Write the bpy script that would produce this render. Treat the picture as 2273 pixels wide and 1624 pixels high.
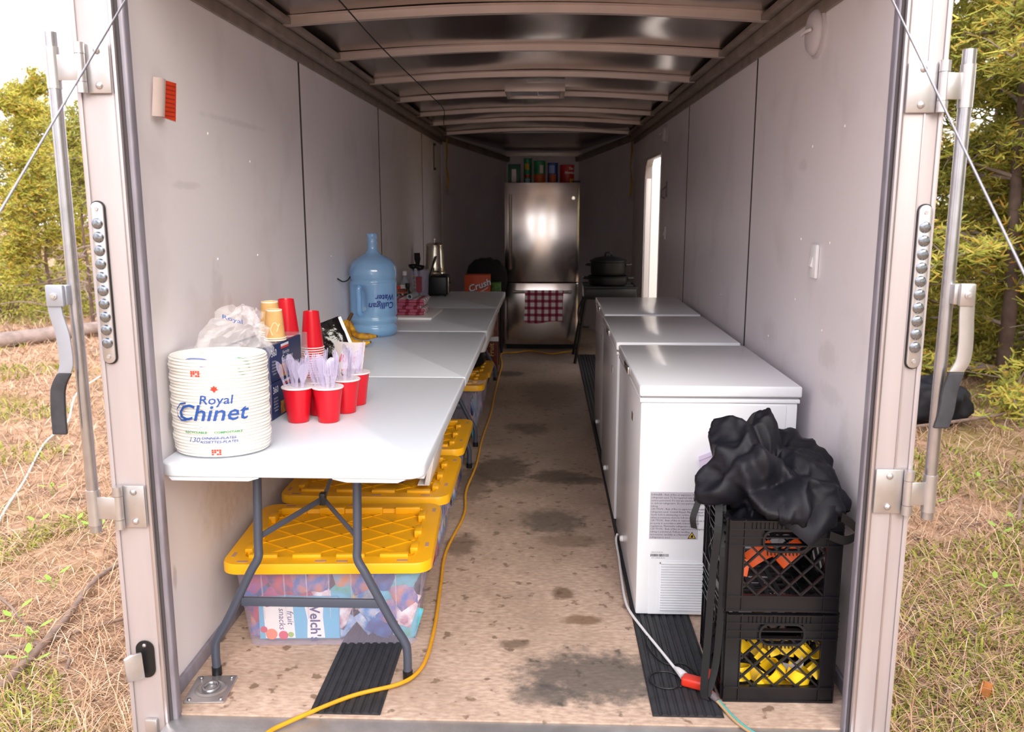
import bpy, bmesh, math, random
from mathutils import Vector, Matrix, noise
random.seed(7)
for o in list(bpy.data.objects): bpy.data.objects.remove(o)
SC = bpy.context.scene
C = SC.collection
PI = math.pi
# ---------------------------------------------------------------- camera
cd = bpy.data.cameras.new('camera'); cam = bpy.data.objects.new('camera', cd); C.objects.link(cam)
cd.sensor_fit = 'HORIZONTAL'; cd.sensor_width = 36.0; cd.lens = 1920/2273*36.0
cd.clip_start = 0.05; cd.clip_end = 300
YAW, PITCH = math.radians(2.214), math.radians(10.533)
Fv = Vector((-math.sin(YAW)*math.cos(PITCH), math.cos(YAW)*math.cos(PITCH), -math.sin(PITCH)))
Rv = Vector((math.cos(YAW), math.sin(YAW), 0)); Uv = Rv.cross(Fv)
cam.matrix_world = Matrix(((Rv.x,Uv.x,-Fv.x,0.08),(Rv.y,Uv.y,-Fv.y,-2.267),(Rv.z,Uv.z,-Fv.z,1.46),(0,0,0,1)))
cd.dof.use_dof = True; cd.dof.focus_distance = 3.2; cd.dof.aperture_fstop = 4.5
SC.camera = cam
# ---------------------------------------------------------------- sky, sun, exposure
w = bpy.data.worlds.new('hazy_sky'); SC.world = w; w.use_nodes = True
bg = w.node_tree.nodes['Background']
bg.inputs['Color'].default_value = (0.98, 0.955, 1.0, 1); bg.inputs['Strength'].default_value = 1.5
sd = bpy.data.lights.new('sun', 'SUN'); sun = bpy.data.objects.new('sun', sd); C.objects.link(sun)
sd.energy = 1.35; sd.angle = math.radians(35); sd.color = (1.0, 0.93, 0.80)
sun.rotation_euler = Vector((-0.26, 0.82, -0.50)).to_track_quat('-Z', 'Y').to_euler()
sun.location = (3, -8, 8)
vs = SC.view_settings
vs.view_transform = 'Standard'; vs.look = 'None'; vs.gamma = 1.0; vs.use_curve_mapping = False
vs.exposure = 1.05

# ---------------------------------------------------------------- helpers
def lin(h):
    h = h.lstrip('#'); r = []
    for i in (0, 2, 4):
        c = int(h[i:i+2], 16)/255
        r.append(c/12.92 if c <= .04045 else ((c+.055)/1.055)**2.4)
    return (r[0], r[1], r[2], 1)
MATS = {}
def mat(name, col, rough=.5, metal=0, var=0, vs=8, bump=0, bs=40, trans=0, alpha=1, ior=1.45, spec=.5, sheer=None, col2=None, aniso=None, coat=0, island=None, emit=0, brushed=0):
    if name in MATS: return MATS[name]
    m = bpy.data.materials.new(name); m.use_nodes = True; nt = m.node_tree
    b = nt.nodes['Principled BSDF']; L = nt.links.new
    b.inputs['Base Color'].default_value = lin(col); b.inputs['Roughness'].default_value = rough
    b.inputs['Metallic'].default_value = metal; b.inputs['IOR'].default_value = ior
    b.inputs['Specular IOR Level'].default_value = spec
    b.inputs['Transmission Weight'].default_value = trans; b.inputs['Coat Weight'].default_value = coat
    tc = nt.nodes.new('ShaderNodeTexCoord')
    def nz(scale, detail=4, vec=None):
        n = nt.nodes.new('ShaderNodeTexNoise'); n.inputs['Scale'].default_value = scale; n.inputs['Detail'].default_value = detail
        L(vec or tc.outputs['Object'], n.inputs['Vector']); return n
    vec = None
    if aniso:
        mp = nt.nodes.new('ShaderNodeMapping'); mp.inputs['Scale'].default_value = aniso; L(tc.outputs['Object'], mp.inputs['Vector']); vec = mp.outputs['Vector']
    if var or col2:
        n = nz(vs, 5, vec); r = nt.nodes.new('ShaderNodeValToRGB')
        c = lin(col); c2 = lin(col2) if col2 else tuple(max(0, x*(1-var)) for x in c[:3])+(1,)
        r.color_ramp.elements[0].color = c2; r.color_ramp.elements[1].color = c
        r.color_ramp.elements[0].position = .32; r.color_ramp.elements[1].position = .62
        L(n.outputs['Fac'], r.inputs['Fac']); L(r.outputs['Color'], b.inputs['Base Color'])
    if island:
        g = nt.nodes.new('ShaderNodeNewGeometry'); r = nt.nodes.new('ShaderNodeValToRGB')
        r.color_ramp.elements.remove(r.color_ramp.elements[1])
        for i, h in enumerate(island):
            e = r.color_ramp.elements[0] if i == 0 else r.color_ramp.elements.new(i/(len(island)-1))
            e.color = lin(h)
        L(g.outputs['Random Per Island'], r.inputs['Fac']); L(r.outputs['Color'], b.inputs['Base Color'])
    if brushed:                 # brushed metal: grain runs across, so glints stretch upright
        tg = nt.nodes.new('ShaderNodeTangent'); tg.direction_type = 'RADIAL'; tg.axis = 'Z'; L(tg.outputs[0], b.inputs['Tangent'])
        b.inputs['Anisotropic'].default_value = brushed; b.inputs['Anisotropic Rotation'].default_value = .25
    if bump:
        n = nz(bs, 4, vec); bp = nt.nodes.new('ShaderNodeBump'); bp.inputs['Strength'].default_value = bump; bp.inputs['Distance'].default_value = .01
        L(n.outputs['Fac'], bp.inputs['Height']); L(bp.outputs['Normal'], b.inputs['Normal'])
    if sheer is not None:       # thin film: partly see-through
        t = nt.nodes.new('ShaderNodeBsdfTransparent'); mx = nt.nodes.new('ShaderNodeMixShader')
        mx.inputs['Fac'].default_value = sheer
        t.inputs['Color'].default_value = (1, 1, 1, 1)
        L(t.outputs[0], mx.inputs[1]); L(b.outputs[0], mx.inputs[2]); L(mx.outputs[0], nt.nodes['Material Output'].inputs['Surface'])
    MATS[name] = m
    return m

class MB:
    def __init__(s): s.v = []; s.f = []
    def add(s, vs, fs):
        k = len(s.v); s.v += [tuple(p) for p in vs]; s.f += [tuple(i+k for i in f) for f in fs]; return s
    def box(s, x0, y0, z0, x1, y1, z1):
        return s.add([(x0,y0,z0),(x1,y0,z0),(x1,y1,z0),(x0,y1,z0),(x0,y0,z1),(x1,y0,z1),(x1,y1,z1),(x0,y1,z1)],
                     [(3,2,1,0),(4,5,6,7),(0,1,5,4),(1,2,6,5),(2,3,7,6),(3,0,4,7)])
    def obox(s, c, size, rot=None):
        a, b, d = [q/2 for q in size]; M = rot or Matrix.Identity(3); c = Vector(c)
        P = [c + M @ Vector((sx*a, sy*b, sz*d)) for sz in (-1,1) for sx, sy in ((-1,-1),(1,-1),(1,1),(-1,1))]
        return s.add(P, [(3,2,1,0),(4,5,6,7),(0,1,5,4),(1,2,6,5),(2,3,7,6),(3,0,4,7)])
    def bar(s, p, q, wd, th, up=(0,0,1)):       # a flat bar from p to q, width along up x dir
        p, q = Vector(p), Vector(q); d = (q-p); l = d.length; d.normalize()
        n = Vector(up); sx = d.cross(n)
        if sx.length < 1e-5: sx = d.cross(Vector((1,0,0)))
        sx.normalize(); n = sx.cross(d)
        M = Matrix((d, sx, n)).transposed()
        return s.obox((p+q)/2, (l, wd, th), M)
    def tube(s, pts, r, n=8, caps=True, flat=1.0):
        pts = [Vector(p) for p in pts]; m = len(pts); rs = r if isinstance(r, (list, tuple)) else [r]*m
        T = []
        for i in range(m):
            d = (pts[min(i+1,m-1)]-pts[max(i-1,0)]); T.append(d.normalized() if d.length else Vector((0,0,1)))
        a = T[0].orthogonal().normalized(); k = len(s.v)
        for i in range(m):
            a = (a - T[i]*a.dot(T[i]));  a = a.normalized() if a.length > 1e-6 else T[i].orthogonal().normalized()
            b = T[i].cross(a)
            for j in range(n):
                t = 2*PI*j/n; s.v.append(tuple(pts[i] + (a*math.cos(t) + b*math.sin(t)*flat)*rs[i]))
        for i in range(m-1):
            for j in range(n):
                s.f.append((k+i*n+j, k+i*n+(j+1)%n, k+(i+1)*n+(j+1)%n, k+(i+1)*n+j))
        if caps: s.f.append(tuple(k+j for j in range(n))[::-1]); s.f.append(tuple(k+(m-1)*n+j for j in range(n)))
        return s
    def lathe(s, prof, n=24, c=(0,0,0), sx=1, sy=1, axis=None):
        k = len(s.v); m = len(prof); A = axis
        for r, z in prof:
            for j in range(n):
                t = 2*PI*j/n; p = Vector((r*math.cos(t)*sx, r*math.sin(t)*sy, z))
                if A: p = A @ p
                s.v.append((p.x+c[0], p.y+c[1], p.z+c[2]))
        for i in range(m-1):
            for j in range(n): s.f.append((k+i*n+j, k+i*n+(j+1)%n, k+(i+1)*n+(j+1)%n, k+(i+1)*n+j))
        if prof[0][0] > 1e-6: s.f.append(tuple(k+j for j in range(n))[::-1])
        if prof[-1][0] > 1e-6: s.f.append(tuple(k+(m-1)*n+j for j in range(n)))
        return s
    def prism(s, poly, h0, h1, M=None):     # poly in local xy, extruded on local z
        n = len(poly); M = M or Matrix.Identity(4)
        P = [M @ Vector((x, y, h0)) for x, y in poly] + [M @ Vector((x, y, h1)) for x, y in poly]
        return s.add(P, [tuple(range(n))[::-1], tuple(range(n, 2*n))] + [(i, (i+1)%n, n+(i+1)%n, n+i) for i in range(n)])
    def loft(s, rings, cap0=True, cap1=True):
        n = len(rings[0]); k = len(s.v)
        for r in rings: s.v += [tuple(p) for p in r]
        for i in range(len(rings)-1):
            for j in range(n): s.f.append((k+i*n+j, k+i*n+(j+1)%n, k+(i+1)*n+(j+1)%n, k+(i+1)*n+j))
        if cap0: s.f.append(tuple(k+j for j in range(n))[::-1])
        if cap1: s.f.append(tuple(k+(len(rings)-1)*n+j for j in range(n)))
        return s
    def grid(s, fn, nu, nv):
        k = len(s.v)
        for i in range(nu+1):
            for j in range(nv+1): s.v.append(tuple(fn(i/nu, j/nv)))
        for i in range(nu):
            for j in range(nv):
                a = k+i*(nv+1)+j; s.f.append((a, a+nv+1, a+nv+2, a+1))
        return s
    def ribbon(s, pts, wv, th=.002):         # flat strap: centre line + width vectors
        m = len(pts); pts = [Vector(p) for p in pts]; wv = [Vector(x) for x in (wv if isinstance(wv, list) else [wv]*m)]
        rings = []
        for i in range(m):
            d = (pts[min(i+1,m-1)]-pts[max(i-1,0)]).normalized(); nn = d.cross(wv[i]).normalized()*th
            rings.append([pts[i]-wv[i]/2-nn, pts[i]+wv[i]/2-nn, pts[i]+wv[i]/2+nn, pts[i]-wv[i]/2+nn])
        return s.loft(rings)
def rrect(x0, y0, x1, y1, r, n=5):
    P = []
    for cx, cy, a in ((x1-r,y1-r,0),(x0+r,y1-r,90),(x0+r,y0+r,180),(x1-r,y0+r,270)):
        for i in range(n+1):
            t = math.radians(a+90*i/n); P.append((cx+r*math.cos(t), cy+r*math.sin(t)))
    return P
def obj(name, mb, m, parent=None, smooth=False, bevel=0, seg=2, loc=None, rot=None):
    me = bpy.data.meshes.new(name); me.from_pydata(mb.v, [], mb.f)
    if bevel:
        bm = bmesh.new(); bm.from_mesh(me); bmesh.ops.recalc_face_normals(bm, faces=bm.faces)
        es = [e for e in bm.edges if len(e.link_faces) == 2 and e.calc_face_angle(0) > .6]
        bmesh.ops.bevel(bm, geom=es, offset=bevel, segments=seg, profile=.5, affect='EDGES', clamp_overlap=True)
        bm.to_mesh(me); bm.free()
    else:
        bm = bmesh.new(); bm.from_mesh(me); bmesh.ops.recalc_face_normals(bm, faces=bm.faces); bm.to_mesh(me); bm.free()
    if smooth or bevel:
        me.shade_smooth()
        if bevel or smooth == 'auto': me.set_sharp_from_angle(angle=math.radians(35))
    me.materials.append(m)
    o = bpy.data.objects.new(name, me); C.objects.link(o)
    if parent: o.parent = parent
    if loc: o.location = loc
    if rot: o.rotation_euler = rot
    return o
def tag(o, label, cat, group=None, kind=None):
    if label: o['label'] = label
    if cat: o['category'] = cat
    if group: o['group'] = group
    if kind: o['kind'] = kind
    return o
def thing(name, label, cat, loc=(0,0,0), rz=0, group=None):
    o = bpy.data.objects.new(name, None); C.objects.link(o); o.location = loc; o.rotation_euler = (0,0,rz); o.empty_display_size = .05
    return tag(o, label, cat, group)
def struct(name, mb, m, label=None, cat=None, **k):
    o = obj(name, mb, m, **k); o['kind'] = 'structure'
    if label: o['label'] = label
    if cat: o['category'] = cat
    return o
def dup(root, loc=None, rot=None, label=None, group=None):
    r = root.copy(); C.objects.link(r)
    if loc is not None: r.location = loc
    if rot is not None: r.rotation_euler = rot
    if label: r['label'] = label
    if group: r['group'] = group
    for ch in list(root.children):
        c = ch.copy(); C.objects.link(c); c.parent = r
        for g in list(ch.children):
            d = g.copy(); C.objects.link(d); d.parent = c
    return r
def text(name, body, size, m, parent, fn, shear=0, bold=0, ext=0, align='CENTER', res=2):
    """lettering as flat geometry; fn maps the text plane (u, v) to a point"""
    cu = bpy.data.curves.new('t', 'FONT'); cu.body = body; cu.size = size; cu.shear = shear; cu.offset = bold; cu.align_x = align; cu.align_y = 'CENTER'
    cu.resolution_u = res
    to = bpy.data.objects.new('t', cu); C.objects.link(to)
    me = bpy.data.meshes.new_from_object(to); bpy.data.objects.remove(to)
    for v in me.vertices: v.co = Vector(fn(v.co.x, v.co.y))
    me.name = name; me.materials.clear(); me.materials.append(m)
    o = bpy.data.objects.new(name, me); C.objects.link(o)
    if parent: o.parent = parent
    return o
def plane_fn(o, ux, vx):
    o, ux, vx = Vector(o), Vector(ux).normalized(), Vector(vx).normalized()
    return lambda u, v: o + ux*u + vx*v
def smooth_path(pts, n=8):
    pts = [Vector(p) for p in pts]; out = []
    for i in range(len(pts)-1):
        p0, p1, p2, p3 = pts[max(i-1,0)], pts[i], pts[i+1], pts[min(i+2,len(pts)-1)]
        for k in range(n):
            t = k/n; out.append(.5*((2*p1)+(p2-p0)*t+(2*p0-5*p1+4*p2-p3)*t*t+(3*p1-p0-3*p2+p3)*t**3))
    out.append(pts[-1]); return out
def RX(a): return Matrix.Rotation(a, 3, 'X')
def RY(a): return Matrix.Rotation(a, 3, 'Y')
def RZ(a): return Matrix.Rotation(a, 3, 'Z')
# ---------------------------------------------------------------- materials
def surface_nodes(name):
    m = bpy.data.materials.new(name); m.use_nodes = True; MATS[name] = m
    nt = m.node_tree; return m, nt, nt.nodes['Principled BSDF'], nt.links.new
def blotch(nt, L, tc, c, r, amp=.9, scale=9, edge=.25):
    """mask of one stain: an ellipse with a ragged edge"""
    s = nt.nodes.new('ShaderNodeVectorMath'); s.operation = 'SUBTRACT'; s.inputs[1].default_value = c; L(tc, s.inputs[0])
    d = nt.nodes.new('ShaderNodeVectorMath'); d.operation = 'DIVIDE'; d.inputs[1].default_value = r; L(s.outputs[0], d.inputs[0])
    l = nt.nodes.new('ShaderNodeVectorMath'); l.operation = 'LENGTH'; L(d.outputs[0], l.inputs[0])
    n = nt.nodes.new('ShaderNodeTexNoise'); n.inputs['Scale'].default_value = scale; n.inputs['Detail'].default_value = 6; n.inputs['Roughness'].default_value = .65; L(tc, n.inputs['Vector'])
    a = nt.nodes.new('ShaderNodeMath'); a.operation = 'MULTIPLY_ADD'; a.inputs[1].default_value = -amp*2; L(n.outputs['Fac'], a.inputs[0]); L(l.outputs['Value'], a.inputs[2])
    mr = nt.nodes.new('ShaderNodeMapRange'); mr.interpolation_type = 'SMOOTHSTEP'
    mr.inputs['From Min'].default_value = 1-amp+edge; mr.inputs['From Max'].default_value = 1-amp-edge; L(a.outputs[0], mr.inputs['Value'])
    return mr.outputs[0]
def mixcol(nt, L, fac, a, b, k=1):
    mx = nt.nodes.new('ShaderNodeMix'); mx.data_type = 'RGBA'
    if k != 1:
        q = nt.nodes.new('ShaderNodeMath'); q.operation = 'MULTIPLY'; q.inputs[1].default_value = k; L(fac, q.inputs[0]); fac = q.outputs[0]
    L(fac, mx.inputs['Factor'])
    for s, c in (('A', a), ('B', b)):
        i = [x for x in mx.inputs if x.name == s and x.type == 'RGBA'][0]
        if isinstance(c, str): i.default_value = lin(c)
        else: L(c, i)
    return [x for x in mx.outputs if x.type == 'RGBA'][0]
def floor_mat():
    m, nt, b, L = surface_nodes('worn_plywood'); tc = nt.nodes.new('ShaderNodeTexCoord').outputs['Object']
    mp = nt.nodes.new('ShaderNodeMapping'); mp.inputs['Scale'].default_value = (34, 80, 1); L(tc, mp.inputs['Vector'])
    wn = nt.nodes.new('ShaderNodeTexNoise'); wn.inputs['Scale'].default_value = 1; wn.inputs['Detail'].default_value = 6; L(mp.outputs[0], wn.inputs['Vector'])
    r = nt.nodes.new('ShaderNodeValToRGB'); els = r.color_ramp.elements
    els[0].position = .3; els[0].color = lin('#a98f7e'); els[1].position = .7; els[1].color = lin('#d3baa8')
    e = els.new(.5); e.color = lin('#c0a594'); L(wn.outputs['Fac'], r.inputs['Fac'])
    col = r.outputs['Color']
    n2 = nt.nodes.new('ShaderNodeTexNoise'); n2.inputs['Scale'].default_value = 2.3; n2.inputs['Detail'].default_value = 5; L(tc, n2.inputs['Vector'])
    mr = nt.nodes.new('ShaderNodeMapRange'); mr.inputs['From Min'].default_value = .45; mr.inputs['From Max'].default_value = .75; L(n2.outputs['Fac'], mr.inputs['Value'])
    col = mixcol(nt, L, mr.outputs[0], col, '#8e7866', .75)
    n3 = nt.nodes.new('ShaderNodeTexNoise'); n3.inputs['Scale'].default_value = 17; n3.inputs['Detail'].default_value = 3; L(tc, n3.inputs['Vector'])
    mr = nt.nodes.new('ShaderNodeMapRange'); mr.inputs['From Min'].default_value = .62; mr.inputs['From Max'].default_value = .67; L(n3.outputs['Fac'], mr.inputs['Value'])
    col = mixcol(nt, L, mr.outputs[0], col, '#6d5643', .8)
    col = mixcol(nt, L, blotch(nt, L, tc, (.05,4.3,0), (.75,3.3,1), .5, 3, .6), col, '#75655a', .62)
    for c, rr, cc, k in (((-.17,2.4,0),(.16,.26,1),'#463b33',.9), ((.16,2.28,0),(.15,.12,1),'#463b33',.9), ((.30,2.22,0),(.12,.06,1),'#4b4038',.8),
                         ((.12,1.60,0),(.14,.16,1),'#4a443f',.8), ((.20,1.36,0),(.13,.07,1),'#6b5847',.7), ((.25,.24,0),(.24,.15,1),'#3f3d3c',.92),
                         ((.08,.13,0),(.10,.06,1),'#4a4644',.8), ((.16,.83,0),(.045,.05,1),'#5a4431',.9), ((.22,.62,0),(.07,.035,1),'#6b5038',.9),
                         ((-.02,.44,0),(.05,.03,1),'#5f4c3d',.9), ((.0,3.3,0),(.10,.15,1),'#5a4b40',.8), ((-.12,3.35,0),(.07,.1,1),'#5a4b40',.7),
                         ((-.25,5.2,0),(.16,.12,1),'#40372f',.9), ((.12,4.4,0),(.2,.5,1),'#6f5f51',.5), ((-.28,1.3,0),(.07,.12,1),'#574637',.8), ((-.3,2.15,0),(.09,.3,1),'#4f4034',.7)):
        col = mixcol(nt, L, blotch(nt, L, tc, c, rr, .95, 17, .38), col, cc, k*.85)
    L(col, b.inputs['Base Color']); b.inputs['Roughness'].default_value = .75
    bp = nt.nodes.new('ShaderNodeBump'); bp.inputs['Strength'].default_value = .25; bp.inputs['Distance'].default_value = .004
    L(wn.outputs['Fac'], bp.inputs['Height']); L(bp.outputs[0], b.inputs['Normal'])
    return m
def wall_mat(name, base, smudges):
    m, nt, b, L = surface_nodes(name); tc = nt.nodes.new('ShaderNodeTexCoord').outputs['Object']
    n = nt.nodes.new('ShaderNodeTexNoise'); n.inputs['Scale'].default_value = 3; n.inputs['Detail'].default_value = 5; L(tc, n.inputs['Vector'])
    mr = nt.nodes.new('ShaderNodeMapRange'); mr.inputs['From Min'].default_value = .55; mr.inputs['From Max'].default_value = .8; L(n.outputs['Fac'], mr.inputs['Value'])
    rgb = nt.nodes.new('ShaderNodeRGB'); rgb.outputs[0].default_value = lin(base)
    col = mixcol(nt, L, mr.outputs[0], rgb.outputs[0], '#b9adaa', .35)
    for c, r, cc, k in smudges: col = mixcol(nt, L, blotch(nt, L, tc, c, r, .95, 26, .5), col, cc, k*.32)
    L(col, b.inputs['Base Color']); b.inputs['Roughness'].default_value = .42
    return m
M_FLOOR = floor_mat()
M_WL = wall_mat('white_wall_panel_left', '#ece6ea', [((-1.03,.62,1.13),(1,.05,.12),'#8c7f72',.55), ((-1.03,.72,1.06),(1,.03,.08),'#7b7064',.6), ((-1.03,.5,.98),(1,.12,.05),'#a89c92',.5),
        ((-1.03,.42,1.52),(1,.08,.012),'#9a8f90',.6), ((-1.03,.75,.52),(1,.3,.12),'#9f8f7c',.55), ((-1.03,.5,.45),(1,.12,.1),'#a69885',.45), ((-1.03,.14,.36),(1,.012,.035),'#5b3d2a',.9), ((-1.03,.9,1.75),(1,.3,.01),'#9b9096',.5), ((-1.03,1.0,.40),(1,.4,.1),'#95866f',.5)])
M_WR = wall_mat('white_wall_panel_right', '#eae3e8', [((1,.55,.98),(1,.08,.04),'#8a7d77',.5), ((1,.5,.86),(1,.1,.03),'#8f8580',.45), ((1,.35,.75),(1,.04,.08),'#9b8f86',.5), ((1,1.3,.95),(1,.1,.05),'#93888a',.45), ((1,.95,1.6),(1,.05,.02),'#8f8486',.5), ((1,.3,.62),(1,.08,.12),'#948a84',.4)])
M_WN = mat('nose_wall_panel', '#ded5da', .5, var=.08, vs=3)
M_ALU = mat('aluminium', '#c3bcc0', .34, .85, var=.12, vs=5, aniso=(8,8,1), bump=.05, bs=60)
M_ALUD = mat('worn_aluminium_jamb', '#8f8994', .45, .15, var=.25, vs=6, aniso=(5,5,1.5))
M_POST = mat('painted_aluminium_post', '#b3a9ab', .40, .2, var=.07, vs=4, aniso=(6,6,.8))
M_SILL = mat('sill_aluminium', '#b9b8ba', .4, .7, var=.2, vs=14, bump=.1, bs=80)
M_ROOF = mat('galvanised_roof_sheet', '#a89f9b', .19, .95, var=.2, vs=2.5, bump=.03, bs=5)
M_BOW = mat('roof_bow_steel', '#c9b8b0', .42, .5, var=.12, vs=6)
M_RAIL = mat('roof_rail', '#93857d', .45, .4, var=.3, vs=9)
M_ZINC = mat('zinc_plated_steel', '#c9c6c8', .32, .8, var=.15, vs=14)
M_ROD = mat('galvanised_rod', '#bab9bf', .27, .9, var=.15, vs=20)
M_RUB = mat('black_rubber', '#2b2c31', .6, var=.35, vs=22, bump=.2, bs=60)
M_BLK = mat('black_plastic', '#17171a', .38, var=.2, vs=20)
M_BLKM = mat('black_matte', '#111113', .75)
M_SEAM = mat('dark_seam', '#4c4648', .8)
M_WHITE = mat('white_plastic', '#eceaec', .4)
M_SKIN = mat('outer_skin', '#dcdadd', .3, .2)
M_PLY = mat('ramp_plywood', '#b59d86', .8, var=.25, vs=9, aniso=(2,9,1))

# ---------------------------------------------------------------- trailer shell
XL, XR, YN, YT = -1.03, 1.0, 7.1, 8.45
ZC = 2.17
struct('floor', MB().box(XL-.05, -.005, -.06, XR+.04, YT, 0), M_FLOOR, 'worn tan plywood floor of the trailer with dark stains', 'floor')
o = struct('trim_1', MB().box(-1.0, -.13, -.05, .97, -.006, -.004), M_SILL, 'grey metal sill across the trailer opening', 'sill', bevel=.003)
# ramp door lying open behind the sill, carried by the two cables
rp = struct('door_2', MB().box(-.97, -2.5, -.09, .95, -.135, -.035), M_PLY, 'lowered rear ramp door faced with plywood', 'ramp', bevel=.004)
obj('edge_rail', MB().box(-1.0, -2.5, -.10, -.972, -.135, -.025), M_ALU, rp, bevel=.003); obj('edge_rail', MB().box(.952, -2.5, -.10, .98, -.135, -.025), M_ALU, rp, bevel=.003)
# side walls: an outer slab and separate inner panels with open joints
wl = struct('wall_left', MB().box(-1.10, .022, -.1, XL-.008, YN, 2.28), M_SKIN, 'pale left wall of the trailer with panel joints', 'wall')
ys = [.012, 1.736, 3.597, 5.62, YN-.004]
for a, b in zip(ys, ys[1:]): obj('wall_panel', MB().box(XL-.006, a+.011, .03, XL, b-.011, ZC), M_WL, wl, bevel=.0015, seg=1)
for y in ys[1:-1]: obj('joint_strip', MB().box(XL-.008, y-.0105, .03, XL+.0012, y+.0105, ZC), M_SEAM, wl)
def screws(parent, x, s, pts):
    for y, z in pts:
        obj('screw', MB().lathe([(.0055, 0), (.005, .002), (.0, .0032)], 8, (x, y, z), axis=RY(s*PI/2)), M_WHITE, parent, smooth=True)
screws(wl, XL, 1, [(.62,1.69),(1.02,1.62),(.64,1.28),(1.05,1.27),(.5,.98),(.9,.9),(2.1,1.7),(2.2,1.2),(3.0,1.6),(4.2,1.7)])
DY0, DY1, DZ = 4.88, 5.97, 1.86
slab = MB().box(XR+.008, .022, -.1, 1.05, DY0-.006, 2.28).box(XR+.008, DY1+.006, -.1, 1.05, YN, 2.28).box(XR+.008, DY0-.006, DZ+.006, 1.05, DY1+.006, 2.28)
wr = struct('wall_right', slab, M_SKIN, 'pale right wall of the trailer with panel joints', 'wall')
for a, b in ((.012, 1.725), (1.725, 3.555), (3.555, DY0)): obj('wall_panel', MB().box(XR, a+.010, .03, XR+.006, b-(.010 if b < 4 else 0), ZC), M_WR, wr, bevel=.0015, seg=1)
obj('wall_panel', MB().box(XR, DY0, DZ, XR+.006, DY1, ZC), M_WR, wr); obj('wall_panel', MB().box(XR, DY1, .03, XR+.006, YN-.004, ZC), M_WR, wr)
for y in (1.725, 3.555): obj('joint_strip', MB().box(XR-.0012, y-.0095, .03, XR+.008, y+.0095, ZC), M_SEAM, wr)
screws(wr, XR, -1, [(.53,1.70),(.85,1.66),(.92,1.34),(.60,1.34),(.95,1.12),(.62,1.05),(2.2,1.55),(2.6,1.1),(2.3,1.0),(4.1,1.5),(1.3,.93)])
# V nose
def vwall(name, p, q, lab):
    p, q = Vector(p), Vector(q); d = (q-p).normalized(); n = Vector((-d.y, d.x, 0)) if p.x < 0 else Vector((d.y, -d.x, 0))
    P = [p, q, q+n*.06, p+n*.06]
    return struct(name, MB().prism([(v.x, v.y) for v in P], -.05, 2.25), M_WN, lab, 'wall')
vwall('wall_front_left', (XL, YN, 0), (-.40, YT, 0), 'slanted grey nose wall left of the fridge')
vwall('wall_front_right', (XR, YN, 0), (.47, YT, 0), 'slanted grey nose wall right of the fridge')
struct('wall_front', MB().box(-.46, YT, -.05, .53, YT+.06, 2.25), M_WN, 'short flat nose wall behind the fridge', 'wall')
# base strips
struct('baseboard_left', MB().box(XL, .022, 0, XL+.014, YN-.05, .045), M_ALUD, 'grey metal base strip along the left wall', 'base strip', bevel=.003)
struct('baseboard_right', MB().box(XR-.014, .022, 0, XR, DY0-.02, .045), M_ALUD, 'grey metal base strip along the right wall', 'base strip', bevel=.003)
# ceiling sheet, slightly buckled between the bows
bows = [.50, 1.40, 2.26, 3.14, 4.07, 5.08, 5.90, 6.98]
def arch(x): return .045*math.cos((x-.0)/1.02*PI/2)
def roof(u, v):
    x = XL + (XR-XL)*v; y = .0 + (YN+.02)*u
    z = 2.205 + arch(x)
    d = min(abs(y-b) for b in bows)
    bulge = (1-math.exp(-(d/.12)**2))
    z += bulge*(.004+.012*math.sin(3.1*x+y*2.3)+.016*noise.noise((x*2.2, y*1.7, 3.1)))
    return (x, y, z)
ce = struct('ceiling', MB().grid(roof, 150, 36), M_ROOF, 'dark shiny metal roof sheet buckled between its bows', 'ceiling', smooth=True)
obj('nose_roof', MB().add([(XL,YN,2.205),(XR,YN,2.205),(.47,YT,2.10),(-.40,YT,2.10)], [(0,1,2,3)]).add([(0,YN,2.25),(XL,YN,2.205),(XR,YN,2.205)], [(0,1,2)]), M_ROOF, ce)
obj('roof_skin', MB().box(-1.10, -.05, 2.285, 1.05, YT+.05, 2.31), M_SKIN, ce)
for b in bows:
    def ring(x):
        z = 2.170 + arch(x)
        return [(x, b-.018, z), (x, b+.018, z), (x, b+.018, z+.029), (x, b+.040, z+.034), (x, b-.040, z+.034), (x, b-.018, z+.029)]
    obj('roof_bow', MB().loft([ring(XL+.015+(XR-XL-.03)*i/16) for i in range(17)]), M_BOW, ce, smooth='auto')
obj('roof_bow', MB().box(-.44, YT-.12, 2.03, .51, YT-.08, 2.08), M_BOW, ce, bevel=.002)
# top rails
def rail(x, s, nm, lab):
    r = struct(nm, MB().box(min(x, x+s*.045), .06, 2.128, max(x, x+s*.045), YN-.03, 2.175), M_RAIL, lab, 'rail', bevel=.004)
    obj('flange', MB().box(min(x, x+s*.075), .06, 2.178, max(x, x+s*.075), YN-.03, 2.20), M_RAIL, r, bevel=.002)
    obj('lower_lip', MB().box(min(x, x+s*.012), .10, 2.085, max(x, x+s*.012), YN-.03, 2.127), M_RAIL, r, bevel=.002)
rail(XL+.001, 1, 'trim_2', 'brown grey metal top rail above the left wall'); rail(XR-.001, -1, 'trim_3', 'brown grey metal top rail above the right wall')
for nm, p, q, lab in (('trim_4', (XL+.03, YN, 2.15), (-.38, YT-.03, 2.0), 'metal rail along the slanted nose wall left of the fridge'), ('trim_5', (XR-.03, YN, 2.15), (.45, YT-.03, 2.0), 'metal rail along the slanted nose wall right of the fridge')):
    struct(nm, MB().bar(p, q, .05, .06), M_RAIL, lab, 'rail', bevel=.003)
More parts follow.
